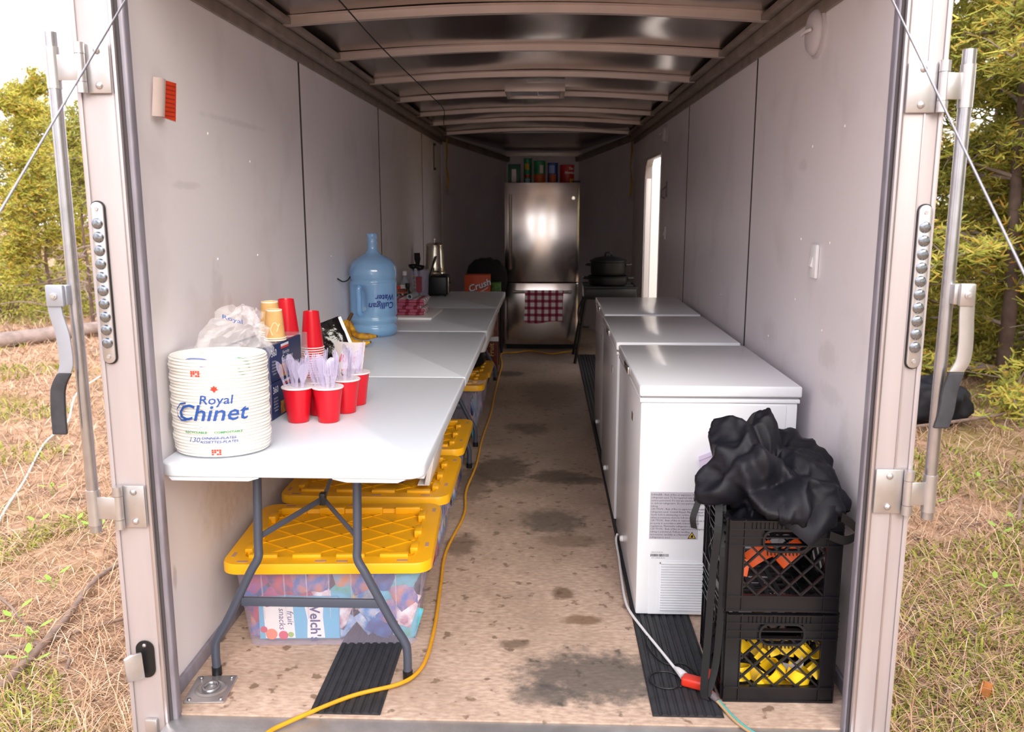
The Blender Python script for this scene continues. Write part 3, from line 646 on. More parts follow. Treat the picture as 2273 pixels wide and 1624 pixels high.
def knife_mb():
    m = MB(); zs = [(0,.0045),(.08,.005),(.09,.008),(.14,.0085),(.160,.006),(.170,.001)]
    m.loft([[(-w*.6,-.001,z),(w,-.001,z),(w,.001,z),(-w*.6,.001,z)] for z, w in zs]); return m
PROTO = {}
def utensil(kind, loc, rot, lab, grp):
    if kind not in PROTO:
        o = obj('plastic_'+kind, {'fork': fork_mb, 'spoon': spoon_mb, 'knife': knife_mb}[kind](), M_CUT); PROTO[kind] = o.data
    else:
        o = bpy.data.objects.new('plastic_'+kind, PROTO[kind]); C.objects.link(o)
    o.location = loc; o.rotation_euler = rot; o.scale = (1.25,1.25,1.22)
    return tag(o, lab, kind, grp)
def red_cup(x, y, lab, where, kinds, n):
    t = thing('red_cup', lab, 'cup', (x, y, .741)); t.scale = (1.1,1.1,1.03)
    prof = [(0,.003),(.030,.003),(.0305,0),(.032,.002),(.0335,.02),(.035,.032),(.0352,.034),(.040,.075),(.0425,.090),(.044,.104),(.0455,.113)]
    inner = [(.0440,.113),(.041,.09),(.034,.02),(.031,.006),(0,.006)]
    obj('cup_wall', MB().lathe(prof+inner, 40), M_REDC, t, smooth='auto')
    obj('rim', MB().lathe([(.0452,.1125),(.0482,.1125),(.0490,.1150),(.0478,.1175),(.0452,.1172)], 40), MATS['red_cup_rim'], t, smooth='auto')
    for i in range(n):
        a = 2*PI*(i+.3*random.random())/n; kd = random.choice(kinds); r = .020*(.5+.5*((i*7) % 3)/2); tilt = .10+.20*((i*5) % 4)/3
        b = Vector((x+r*.35*math.cos(a), y+r*.35*math.sin(a), .748+.006*((i*3) % 4)))
        R = RZ(a+PI/2) @ RX(-(-tilt)) if 0 else None
        d = Vector((math.cos(a)*math.sin(tilt), math.sin(a)*math.sin(tilt), math.cos(tilt)))
        e = (d.to_track_quat('Z', 'Y') @ Matrix.Rotation(random.uniform(-.5,.5), 3, 'Z').to_quaternion()).to_euler()
        utensil(kd, b, e, 'clear plastic %s standing in the %s' % (kd, where), 'clear cutlery in the %s' % where)
    return t
red_cup(-.752, .552, 'red cup of clear cutlery touching the navy box, frontmost left', 'frontmost left red cup', ['spoon','fork','fork'], 13)
red_cup(-.650, .556, 'red cup of clear cutlery at the front right of the cluster', 'front right red cup', ['fork','fork','spoon'], 13)
red_cup(-.706, .655, 'red cup of clear cutlery hidden between the two front cups', 'middle red cup', ['fork','knife'], 10)
red_cup(-.622, .690, 'red cup of clear cutlery behind the front right cup', 'second red cup from the right', ['knife','fork'], 8)
red_cup(-.612, .815, 'rearmost red cup of clear cutlery, farthest right', 'rearmost red cup', ['knife','spoon'], 9)
# ---------------------------------------------------------------- fruit and snacks on the table
M_BAN = mat('ripe_banana', '#d9a52c', .5, col2='#8a5a1e', vs=22); M_BSTEM = mat('banana_stem', '#4a3218', .7)
t = thing('banana_bunch', 'bunch of spotted ripe bananas in front of the water jug', 'bananas', (-.95, 2.13, .741))
def banana(p, r=.018):
    P = smooth_path(p, 6); n = len(P)
    return MB().tube(P, [r*(.25+.75*min(1, 4.5*min(i/(n-1), 1-i/(n-1))+.05)) for i in range(n)], 8)
for p in ([(.0,.06,.13),(-.0,.03,.075),(.03,-.03,.035),(.085,-.06,.022),(.135,-.05,.03)],
          [(.004,.062,.128),(.025,.05,.07),(.06,.0,.055),(.11,-.01,.052),(.155,.015,.050)],
          [(-.004,.06,.128),(-.04,.01,.09),(-.03,-.06,.045),(.02,-.10,.022),(.075,-.105,.022)]):
    b = obj('banana', banana(p), M_BAN, t, smooth=True)
    e = Vector(p[-1]); d = (e-Vector(p[-2])).normalized()
    obj('tip', MB().tube([e-d*.004, e+d*.005], .006, 7), M_BSTEM, b)
obj('stem', MB().tube([(0,.06,.122),(.012,.072,.150),(.020,.078,.162)], [.011,.009,.008], 7), M_BSTEM, t, smooth='auto')
M_CHOC = mat('glossy_black_wrap', '#0d0c10', .15, spec=.8, bump=.8, bs=16)
t = thing('black_snack_packet', 'glossy black snack packet leaning among the bananas', 'packet', (-.862, 1.52, .741), .25)
def pil(u, v, w=.06, h=.10, d=.020):
    a, b = 2*u-1, 2*v-1; q = max(0, (1-a*a)*(1-b*b))**.5
    return a*w, q*d, b*h
Rp = RX(-.35) @ RY(-.35)
for s in (1,-1): obj('front_film' if s < 0 else 'back_film', MB().grid(lambda u, v: Vector((0,.02,.118)) + Rp @ Vector((pil(u,v)[0], s*(pil(u,v)[1]+.004*noise.noise((u*6,v*6,1))), pil(u,v)[2])), 14, 18), M_CHOC, t, smooth=True)
obj('white_edge', MB().obox(Vector((0,.02,.118)) + Rp @ Vector((.064,.0,0)), (.014,.004,.19), Rp), M_WHITE, t)
t = thing('printed_snack_bag', 'open white and orange printed snack bag before the bananas', 'snack bag', (-.770, 1.32, .741), -.2)
obj('bag_body', MB().grid(lambda u, v: ((u-.5)*.15*(1-.1*v)+.03*v, -.03*math.sin(u*PI)*(1-.5*v)+.004*noise.noise((u*5,v*5,2)), .002+.15*v), 16, 14), mat('bag_print', '#ddd5d6', .3, col2='#cfc6c8', vs=12), t, smooth=True)
obj('bag_back', MB().grid(lambda u, v: ((u-.5)*.15*(1-.1*v)+.03*v, .03*math.sin(u*PI)*(1-.5*v), .002+.145*v), 12, 8), mat('orange_film', '#d2551c', .3, col2='#c3311d', vs=10), t, smooth=True)
text('lettering', 'Ritz', .045, M_RED, t, lambda u, v: (u+.02, -.032*math.cos(u*18), .085+v), .3, .001)
obj('orange_patch', MB().grid(lambda u, v: (.0+.05*u, -.0335*math.cos((.0+.05*u)*16), .01+.03*v), 5, 3), MATS['orange_film'], t)
t = thing('red_snack_pouch', 'red and black crumpled pouch lying by the red cup stack', 'packet', (-.835, 1.36, .741))
obj('pouch', MB().grid(lambda u, v: ((u-.5)*.10, (v-.5)*.14, .001+.030*max(0,math.sin(u*PI)*math.sin(v*PI))**.6+.004*noise.noise((u*5,v*5,7))*math.sin(u*PI)), 12, 12), mat('red_pouch', '#b3231d', .3, col2='#1a1214', vs=20), t, smooth=True)

# ---------------------------------------------------------------- water jug
M_JUG = mat('blue_polycarbonate', '#8cc0f2', .07, spec=.9, coat=.6, sheer=.55)
t = thing('water_jug', 'large blue translucent water jug with handle on the table', 'water jug', (-.883, 2.545, .741))
prof = [(0,.012),(.05,.010),(.090,.003),(.112,.0),(.122,.006),(.128,.018),(.130,.05),(.126,.058),(.119,.066),(.127,.074),(.132,.09),(.132,.10),(.122,.108),(.130,.117),(.131,.15),(.131,.24),(.131,.285),(.133,.295),(.131,.300),(.123,.309),(.132,.319),(.134,.345),(.132,.365),(.124,.395),(.104,.420),(.075,.438),(.048,.450),(.036,.462),(.030,.475),(.027,.49),(.027,.515),(.029,.52),(.0285,.525),(.027,.528),(.0275,.545),(.030,.548),(.030,.562),(.0255,.565)]
n = 48; rings = []
ah = math.radians(-122)
for r, z in prof:
    ring = []
    for j in range(n):
        a = 2*PI*j/n; k = 1
        dz = 1-abs(z-.20)/.095
        if dz > 0:
            da = abs((a-ah+PI) % (2*PI)-PI)
            if da < .62: k = 1-.42*min(1, dz*2.2)*(.5+.5*math.cos(PI*da/.62))**.6
        ring.append((r*k*math.cos(a), r*k*math.sin(a), z))
    rings.append(ring)
# finer rings through the pocket
obj('bottle_body', MB().loft(rings, cap0=False, cap1=False), M_JUG, t, smooth=True)
rh = .117
obj('handle', MB().tube(smooth_path([(.085*math.cos(ah), .085*math.sin(ah), .285),(rh*math.cos(ah), rh*math.sin(ah), .270),(rh*math.cos(ah), rh*math.sin(ah), .20),(rh*math.cos(ah), rh*math.sin(ah), .135),(.09*math.cos(ah), .09*math.sin(ah), .118)], 5), .015, 10), M_JUG, t, smooth=True)
wp = [(0,.016),(.10,.010),(.122,.03),(.123,.055),(.117,.066),(.124,.09),(.119,.108),(.124,.125),(.075,.19) if 0 else (.124,.165),(0,.165)]
obj('water', MB().lathe([(r*.97, z) for r, z in wp[:5]]+[(.088,.11),(.088,.165),(0,.166)], 32), mat('pale_blue_water', '#bfe2fa', .08, sheer=.5), t, smooth='auto')
M_JINK = mat('jug_print', '#18297c', .5)
def jf(a0, z0): return lambda u, v: (.1345*math.cos(a0-u/.1345), .1345*math.sin(a0-u/.1345), z0-v)
aj = math.radians(-58)
text('lettering', 'Culligan', .048, M_JINK, t, jf(aj, .178), .2, .0008)
text('lettering', 'Water', .044, M_JINK, t, jf(aj+.16, .222), .2, .0008)
# wire tail on the wall behind the jug
tag(obj('wall_wire', MB().tube(smooth_path([(XL+.006,2.30,1.075),(XL+.02,2.36,1.055),(XL+.03,2.45,1.06),(XL+.025,2.58,1.10),(XL+.03,2.80,1.145),(XL+.03,3.0,1.175),(XL+.01,3.35,1.20)], 6), .0035, 5), M_BLKM), 'loose dark wire along the left wall behind the water jug', 'wire')

# ---------------------------------------------------------------- towels on a white board
t = thing('cutting_board', 'white board under the folded towels beside the water jug', 'board', (-.80, 3.42, .741), -.03)
obj('board', MB().prism(rrect(-.175,-.25,.165,.25,.012), 0, .016), M_WHITE, t, bevel=.003)
def check_mat(name, sc, w1='#e9e4e8', w2='#7d1f33', axes=(0,1), duty=.42):
    m, nt, b, L = surface_nodes(name); tc = nt.nodes.new('ShaderNodeTexCoord').outputs['Object']
    sp = nt.nodes.new('ShaderNodeSeparateXYZ'); L(tc, sp.inputs[0]); acc = None; outs = []
    for ax in axes:
        q = nt.nodes.new('ShaderNodeMath'); q.operation = 'MULTIPLY'; q.inputs[1].default_value = sc; L(sp.outputs[ax], q.inputs[0])
        f = nt.nodes.new('ShaderNodeMath'); f.operation = 'FRACT'; L(q.outputs[0], f.inputs[0])
        g = nt.nodes.new('ShaderNodeMath'); g.operation = 'LESS_THAN'; g.inputs[1].default_value = duty; L(f.outputs[0], g.inputs[0]); outs.append(g.outputs[0])
    s = nt.nodes.new('ShaderNodeMath'); s.operation = 'ADD'; L(outs[0], s.inputs[0]); L(outs[1], s.inputs[1])
    h = nt.nodes.new('ShaderNodeMath'); h.operation = 'MULTIPLY'; h.inputs[1].default_value = .5; L(s.outputs[0], h.inputs[0])
    r = nt.nodes.new('ShaderNodeValToRGB'); r.color_ramp.interpolation = 'CONSTANT'; e = r.color_ramp.elements
    e[0].position = 0; e[0].color = lin(w1); e[1].position = .75; e[1].color = lin(w2); x = e.new(.25); x.color = lin('#a5506a')
    L(h.outputs[0], r.inputs['Fac']); L(r.outputs[0], b.inputs['Base Color']); b.inputs['Roughness'].default_value = .9
    return m
M_CHK = check_mat('red_check_cloth', 14, duty=.34); M_CHKV = check_mat('red_check_cloth_hung', 14.2, axes=(0,2))
for i in range(5):
    hh = .020; z = .7585+i*(hh+.0005); ox = -.83+.012*math.sin(i*2.1); oy = 3.40+.012*math.cos(i*1.7)
    P = rrect(-.095+.004*(i%2), -.135, .125-.005*(i%3), .135+.006*(i%2), .02, 3)
    lay = []
    for zz, k in ((0,.97),(.005,1.0),(hh*.55,1.01),(hh-.003,1.0),(hh,.96)):
        lay.append([(x*k, y*k, zz+.0025*math.sin(x*31+i*2)*math.sin(y*23+i)*(1 if zz > .004 else 0)) for x, y in P])
    o = obj('folded_towel', MB().loft(lay), M_CHK, smooth='auto', loc=(ox, oy, z), rot=(0,0,.06*math.sin(i*3)))
    tag(o, ['red and white checked towel, lowest of the folded stack','red and white checked towel, second lowest in the stack','red and white checked towel in the middle of the stack','red and white checked towel just below the top one','red and white checked towel on top of the stack'][i], 'towel', 'folded checked towels on the board')
t = thing('paper_roll', 'grey cardboard tube lying on the folded towels', 'roll', (-.785, 3.33, .880), -.12)
obj('tube', MB().loft([[(r*math.cos(a*PI/10), y, r*math.sin(a*PI/10)) for a in range(20)] for r, y in ((.018,-.075),(.018,.085),(.0125,.085),(.0125,-.075),(.018,-.075))], False, False), mat('grey_card', '#8f96a2', .7), t, smooth='auto')
o = obj('spice_packet', MB().obox((0,0,0), (.085,.065,.012), RZ(.4) @ RX(.3)), mat('maroon_packet', '#6f1d24', .4, col2='#a86a50', vs=40), loc=(-.895, 3.50, .892), bevel=.003)
tag(o, 'small maroon packet lying on the folded towels', 'packet')
# ---------------------------------------------------------------- condiments, utensil bin, urn, toaster
M_CLR = mat('clear_bin', '#b9b2cf', .2, sheer=.32, spec=.6)
t = thing('utensil_bin', 'clear plastic bin holding black kitchen utensils', 'bin', (-.895, 4.42, .741), .1)
P0, P1 = rrect(-.062,-.062,.062,.062,.012,3), rrect(-.075,-.075,.075,.075,.014,3)
obj('bin_wall', MB().loft([[(x,y,0) for x,y in P0],[(x,y,.225) for x,y in P1],[(x*.96,y*.96,.225) for x,y in P1],[(x*.95,y*.95,.006) for x,y in P0]]), M_CLR, t, smooth='auto')
obj('red_label', MB().box(-.025,-.0745,.06,.02,-.071,.18), mat('red_print_label', '#8e2336', .5), t)
for i in range(5): obj('yellow_flower', MB().tube([(-.052+.01*(i%2),-.074,.06+.03*i),(-.04,-.0745,.07+.03*i),(-.03,-.074,.062+.03*i)], .003, 5), mat('yellow_print', '#c9a134', .5), t)
def utensil_long(kind, base, tip, lab):
    t = thing(kind, lab, 'utensil', base); d = Vector(tip)-Vector(base)
    obj('shaft', MB().tube([(0,0,0), d*.72], .006, 7), M_BLK, t, smooth='auto')
    M3 = d.to_track_quat('Z','Y').to_matrix()
    if kind == 'ladle':
        obj('bowl', MB().lathe([(0,0),(.022,.006),(.034,.02),(.038,.036),(.035,.036),(.03,.02),(0,.006)], 18, tuple(d*.72), axis=M3), M_BLK, t, smooth=True)
    else:
        obj('blade', MB().add([tuple(d*.70 + M3 @ Vector(q)) for q in ((-.012,-.002,0),(.012,-.002,0),(.026,-.002,.05),(.024,-.002,.10),(-.024,-.002,.10),(-.026,-.002,.05),(-.012,.002,0),(.012,.002,0),(.026,.002,.05),(.024,.002,.10),(-.024,.002,.10),(-.026,.002,.05))],
            [(0,1,2,3,4,5),(11,10,9,8,7,6)]+[(i,(i+1)%6,6+(i+1)%6,6+i) for i in range(6)]), M_BLK, t)
    return t
utensil_long('ladle', (-.93,4.42,.752), (-.945,4.40,1.06), 'black ladle standing at the left of the utensil bin')
utensil_long('spatula', (-.90,4.44,.752), (-.92,4.47,1.10), 'black spatula upright in the middle of the utensil bin')
utensil_long('spatula', (-.875,4.41,.752), (-.76,4.38,1.08), 'black spatula leaning right out of the utensil bin')
utensil_long('ladle', (-.91,4.40,.752), (-.88,4.37,1.05), 'black ladle in front of the upright spatula')
def bottle(lab, x, y, prof, m, cap, capm, cat='bottle'):
    t = thing('bottle', lab, cat, (x, y, .741))
    obj('bottle_body', MB().lathe(prof, 20), m, t, smooth=True); obj('cap', MB().lathe(cap, 16), capm, t, smooth='auto')
    return t
M_SOY = mat('dark_sauce', '#1a100e', .15, spec=.8)
bottle('small dark sauce bottle with red cap beside the towels', -.965, 3.86, [(0,0),(.026,0),(.028,.005),(.028,.08),(.012,.11),(.012,.125),(0,.125)], M_SOY, [(.014,.126),(.014,.150),(.011,.153),(0,.153)], M_RED)
bottle('dark round-shouldered sauce bottle with black cap', -.915, 3.95, [(0,0),(.03,0),(.032,.006),(.032,.09),(.014,.12),(.014,.135),(0,.135)], mat('green_black_glass', '#142019', .12, spec=.8), [(.017,.136),(.017,.165),(0,.166)], M_BLK)
bottle('clear bottle with white cap next to the utensil bin', -.975, 4.20, [(0,0),(.033,0),(.035,.006),(.035,.14),(.015,.18),(.014,.20),(0,.20)], mat('clear_bottle', '#aeb2c6', .1, sheer=.45), [(.017,.201),(.017,.232),(0,.233)], M_WHITE)
bottle('short white tub behind the red capped bottle', -.965, 4.06, [(0,0),(.03,0),(.032,.01),(.032,.12),(.02,.13),(0,.13)], M_WHITE, [(.024,.131),(.024,.142),(0,.143)], M_WHITE)
M_STEEL = mat('polished_steel', '#c9c2b4', .16, 1.0)
t = thing('coffee_urn', 'tall polished steel coffee urn with knobbed lid on table', 'coffee urn', (-.845, 4.96, .741))
obj('base', MB().lathe([(.085,0),(.088,.01),(.088,.10),(.080,.12),(.080,.155)], 32), M_BLK, t, smooth='auto')
obj('steel_body', MB().lathe([(.082,.156),(.090,.160),(.088,.172),(.084,.178),(.086,.184),(.083,.195),(.085,.202),(.080,.22),(.074,.34),(.071,.375),(.072,.385)], 40), M_STEEL, t, smooth='auto')
l = obj('lid', MB().lathe([(.073,.386),(.073,.394),(.066,.404),(.04,.412),(0,.414)], 36), M_STEEL, t, smooth='auto')
obj('knob', MB().lathe([(.004,.413),(.004,.428),(.010,.432),(.010,.445),(.006,.449),(0,.450)], 14), M_STEEL, l, smooth='auto')
t = thing('toaster', 'black toaster with side lever in front of the urn', 'toaster', (-.785, 4.72, .741))
obj('body', MB().box(-.085,-.105,.008,.085,.105,.165), M_BLK, t, bevel=.02, seg=4)
for x in (-.03,.03): obj('bread_slot', MB().box(x-.013,-.08,.1655,x+.013,.08,.167), M_BLKM, t)
obj('lever', MB().box(.0855,-.02,.10,.115,.02,.115), M_BLK, t, bevel=.003); obj('chrome_strip', MB().box(.0855,-.08,.02,.089,-.03,.15), M_STEEL, t, bevel=.001)
for sx in (-1,1):
    for sy in (-1,1): obj('foot', MB().lathe([(.01,0),(.01,.008)], 10, (sx*.06, sy*.08, 0)), M_BLK, t)
# ---------------------------------------------------------------- back corner left of the fridge
t = thing('utility_shelf', 'low dark shelf stand behind the far table', 'shelf', (-.56, 5.95, 0))
obj('shelf_board', MB().box(-.40,-.32,.53,.22,.38,.56), M_BLKM, t, bevel=.004)
for sx in (-.38,.20):
    for sy in (-.30,.36): obj('leg', MB().tube([(sx,sy,0),(sx,sy,.53)], .014, 8), M_BLK, t)
t = thing('soda_carton', 'orange soda carton lettered Crush behind the far table', 'carton', (-.552, 5.80, .561))
obj('carton', MB().box(-.118,-.07,0,.118,.07,.265), mat('orange_carton', '#c4481a', .45, var=.15, vs=18), t, bevel=.003)
fn = plane_fn((.02,-.0708,.165), (.94,0,.34), (-.34,0,.94))
text('lettering_shadow', 'Crush', .088, M_BLKM, t, lambda u, v: Vector(fn(u,v))+Vector((.002,0,-.003)), .2, .004)
text('lettering', 'Crush', .088, M_INK, t, lambda u, v: Vector(fn(u,v))+Vector((0,-.0008,0)), .2, .0015)
obj('swoosh', MB().ribbon([(fn(u,v)[0],-.0722,fn(u,v)[2]) for u, v in ((-.06,-.05),(-.02,-.058),(.03,-.052),(.07,-.04))], (0,0,.008), .0004), M_INK, t)
t = thing('snack_carton', 'small green carton beside the orange soda carton', 'carton', (-.382, 5.86, .561))
obj('carton', MB().box(-.042,-.06,0,.042,.06,.185), mat('green_carton', '#4c7a22', .5, col2='#2d4a1a', vs=30), t, bevel=.003)
t = thing('black_bag', 'black soft bag slumped behind the orange carton', 'bag', (-.50, 6.12, .561))
def blob(c, r, seed, amp=.12, nu=36, nv=20, flat=0):
    def f(u, v):
        a, b = 2*PI*u, PI*(v-.5); d = Vector((math.cos(a)*math.cos(b), math.sin(a)*math.cos(b), math.sin(b)))
        k = 1+amp*noise.noise(d*2.1+Vector((seed,0,0)))+amp*.5*noise.noise(d*5+Vector((0,seed,0)))
        s = [abs(q)**.75*(1 if q >= 0 else -1) for q in d]
        return (c[0]+s[0]*r[0]*k, c[1]+s[1]*r[1]*k, max(c[2]+s[2]*r[2]*k, flat))
    return MB().grid(f, nu, nv)
obj('fabric', blob((0,0,.19), (.20,.13,.20), 3.3), mat('black_cloth_matte', '#0c0b0d', .9), t, smooth=True)
t = thing('biscuit_carton', 'tall maroon snack carton with white band beside the fridge', 'carton', (-.395, 5.40, .001))
obj('carton', MB().box(-.05,-.08,0,.05,.08,.50), mat('maroon_carton', '#5e1f1c', .45, col2='#7c3a22', vs=16), t, bevel=.003)
text('lettering', 'Fruit Snack', .062, mat('cream_print', '#c9a36a', .5), t, plane_fn((0,-.0808,.27), (0,0,1), (-1,0,0)), .1, .001)
obj('white_band', MB().box(-.052,-.083,.27,.062,-.0806,.31), M_WHITE, t)
# ---------------------------------------------------------------- fridge
M_SS = mat('brushed_stainless', '#e2dad6', .17, 1.0, brushed=.75)
M_DARKG = mat('fridge_cabinet', '#2c2a2c', .5)
t = thing('refrigerator', 'tall stainless bottom-freezer refrigerator at the trailer nose', 'refrigerator', (.04, 6.50, 0))
obj('cabinet', MB().box(-.37,.09,.03,.37,.72,1.665), M_DARKG, t, bevel=.004)
def door(z0, z1):
    n = 24; P = []
    for i in range(n+1):
        x = -.374+.748*i/n; P.append((x, .021-.019*math.cos((x/.374)*PI/2)))
    P += [(.374,.088),(-.374,.088)]
    return MB().prism(P, z0, z1)
d = obj('upper_door', door(.695, 1.68), M_SS, t, bevel=.004)
h = obj('door_handle', MB().tube(smooth_path([(-.317,-.018,.82),(-.317,-.022,1.0),(-.317,-.024,1.2),(-.317,-.022,1.4),(-.317,-.018,1.57)], 4), .0135, 10, flat=.8), mat('handle_steel', '#8f8780', .25, 1.0), d, smooth='auto')
for z in (.84, 1.55): obj('handle_mount', MB().box(-.326,-.012,z-.02,-.308,.035,z+.02), M_SS, d, bevel=.002)
b = obj('badge', MB().lathe([(.019,0),(.019,.003),(.016,.004),(.016,.003),(0,.003)], 24, (.312,.018,1.53), axis=RX(PI/2)), M_STEEL, d, smooth='auto')
d = obj('freezer_drawer', door(.055, .682), M_SS, t, bevel=.004)
obj('drawer_handle', MB().tube([(-.285,-.045,.60),(.305,-.045,.60)], .0135, 12), MATS['handle_steel'], d, smooth='auto')
for x in (-.26,.28): obj('handle_mount', MB().box(x-.015,-.040,.590,x+.015,.035,.610), M_SS, d, bevel=.002)
obj('door_gap', MB().box(-.368,.05,.683,.368,.09,.694), M_BLKM, t)
obj('toe_grille', MB().box(-.36,.07,.0,.36,.10,.052), M_BLKM, t)
obj('hinge_cover', MB().box(.30,.08,1.6655,.385,.16,1.70), M_BLK, t, bevel=.008)
def hang(u, v):
    x = -.168+.386*u; q = v
    zf = .617-.325*q
    wob = .012*math.sin(u*9.5)*q+.006*math.sin(u*21+1)*q
    return (x+.006*math.sin(q*5+u*2), -.0625-.004+wob*.6, zf-.012*math.sin(u*6)*q)
m = MB().grid(hang, 30, 24)
m.grid(lambda u, v: (-.168+.386*u, -.0450-.0185*math.cos(v*PI), .6005+.0165*math.sin(v*PI)), 20, 8)
m.grid(lambda u, v: (-.168+.386*u, -.0262, .600-.20*v), 12, 8)
tw = obj('dish_towel', m, M_CHKV, smooth=True, loc=(.04, 6.5, 0)); tag(tw, 'red and white checked dish towel hung on the fridge drawer handle', 'towel')
# ---------------------------------------------------------------- tins on the fridge
def tin(name, lab, x, y, r, h, m, bands, sq=0):
    t = thing(name, lab, 'tin', (x, y, 1.681 if 0 else 1.667)); z = 0
    if sq: obj('box', MB().box(-r,-r*1.3,0,r,r*1.3,h), m, t, bevel=.003)
    else:
        obj('can', MB().lathe([(r*.97,0),(r,.003),(r*.985,.006),(r*.985,h-.02),(r,h-.018)], 28), m, t, smooth='auto')
        obj('lid', MB().lathe([(r*1.01,h-.017),(r*1.015,h-.002),(r*.98,h),(0,h)], 28), bands[0], t, smooth='auto')
    for z0, z1, a0, a1, bm in bands[1]:
        obj('print', MB().grid(lambda u, v: ((r*1.003)*math.cos(a0+(a1-a0)*u), (r*1.003)*math.sin(a0+(a1-a0)*u), z0+(z1-z0)*v), 8, 1) if not sq else MB().add([(a0,-r*1.3-.001,z0),(a1,-r*1.3-.001,z0),(a1,-r*1.3-.001,z1),(a0,-r*1.3-.001,z1)], [(0,1,2,3)]), bm, t)
    return t
G = mat('tin_green', '#1e7a52', .4); Wp = mat('tin_label_pink', '#cbb9bd', .5); OR = mat('tin_orange', '#b5501f', .45); RD = mat('tin_red', '#a01a1c', .4); BL = mat('tin_blue', '#274a9a', .4); YL = mat('tin_yellow', '#c79a2e', .5)
tin('drink_mix_box', 'dark green box with pale label on the fridge, leftmost', -.245, 6.78, .062, .20, mat('tin_dark_green', '#15493a', .45), (None, [(.02,.15,-.025,.02,Wp)]), 1)
tin('drink_mix_tin', 'narrow green tin with mixed labels, second from left on fridge', -.110, 6.84, .042, .265, G, (G, [(.0+.01,.06,-2.2,-1.0,mat('tin_pale_blue','#9db6c4',.5)),(.07,.10,-2.4,-.8,RD),(.15,.21,-2.3,-1.2,YL)]))
tin('drink_mix_tin', 'green and orange tin with white label in the middle of the fridge', .012, 6.76, .060, .235, G, (G, [(.006,.10,-2.9,-.2,OR),(.11,.19,-1.5,-.9,Wp)]))
tin('drink_mix_tin', 'blue drink tin with orange fruit print on the fridge', .146, 6.77, .053, .215, BL, (BL, [(.02,.10,-2.3,-.9,OR),(.11,.19,-2.4,-1.2,mat('tin_lavender','#8f9ed0',.5))]))
cof = tin('coffee_tin', 'red coffee tin with white script on the fridge, rightmost', .292, 6.76, .074, .195, RD, (RD, [(.01,.055,-1.2,-.6,YL)]))
for s, z, sz in (('Tim', .155, .035), ('Hortons', .115, .038)):
    text('lettering', s, sz, M_INK, cof, lambda u, v, z=z: (.0752*math.cos(-1.05+u/.075), .0752*math.sin(-1.05+u/.075), z+v), .2, .0008)
# ---------------------------------------------------------------- stove stand and pots
M_IRON = mat('cast_iron', '#0d0c0e', .45, .0, bump=.1, bs=60)
t = thing('stove_stand', 'black steel camp stove stand with splayed legs beside the fridge', 'stove', (.66, 5.98, 0))
obj('stove_body', MB().box(-.22,-.24,.60,.26,.24,.70), M_IRON, t, bevel=.006)
obj('stove_grate', MB().box(-.23,-.25,.705,.27,-.235,.72).box(-.23,.235,.705,.27,.25,.72).box(-.23,-.02,.705,.27,.0,.72).box(-.23,-.234,.705,-.215,.234,.72).box(.255,-.234,.705,.27,.234,.72).box(.01,-.234,.705,.03,.234,.72), M_IRON, t)
for sx, ex in ((-.20,-.30),(.24,.26)):
    for sy, ey in ((-.22,-.25),(.22,.26)): obj('leg', MB().tube([(sx,sy,.62),(ex,ey,0)], .014, 8), M_IRON, t, smooth='auto')
obj('gas_hose', MB().tube(smooth_path([(-.21,-.1,.62),(-.27,-.16,.50),(-.25,-.2,.36),(-.16,-.2,.34)], 6), .009, 7), M_BLK, t, smooth=True)
def pot(lab, z, r, h, lid):
    t = thing('cooking_pot', lab, 'pot', (.67, 5.95, z))
    obj('pot_wall', MB().lathe([(r*.9,0),(r*.97,.012),(r,.04),(r,h-.01),(r*1.04,h-.004),(r*1.04,h),(r*.96,h),(r*.95,.02),(0,.012)], 36), M_IRON, t, smooth='auto')
    for s in (-1,1): obj('handle', MB().tube([(s*r*.99,-.05,h*.75),(s*(r+.045),-.04,h*.78),(s*(r+.045),.04,h*.78),(s*r*.99,.05,h*.75)], .011, 8), M_IRON, t, smooth='auto')
    if lid:
        l = obj('lid', MB().lathe([(r*1.05,h+.001),(r*1.05,h+.010),(r*.8,h+.030),(r*.3,h+.045),(0,h+.046)], 36), M_IRON, t, smooth='auto')
        obj('lid_knob', MB().tube([(-.03,0,h+.042),(-.028,0,h+.075),(0,0,h+.082),(.028,0,h+.075),(.03,0,h+.042)], .008, 8), M_IRON, l, smooth=True)
pot('wide black pan under the lidded pot on the stove', .7205, .185, .085, False); pot('black lidded cooking pot stacked in the pan on the stove', .8065, .165, .135, True)

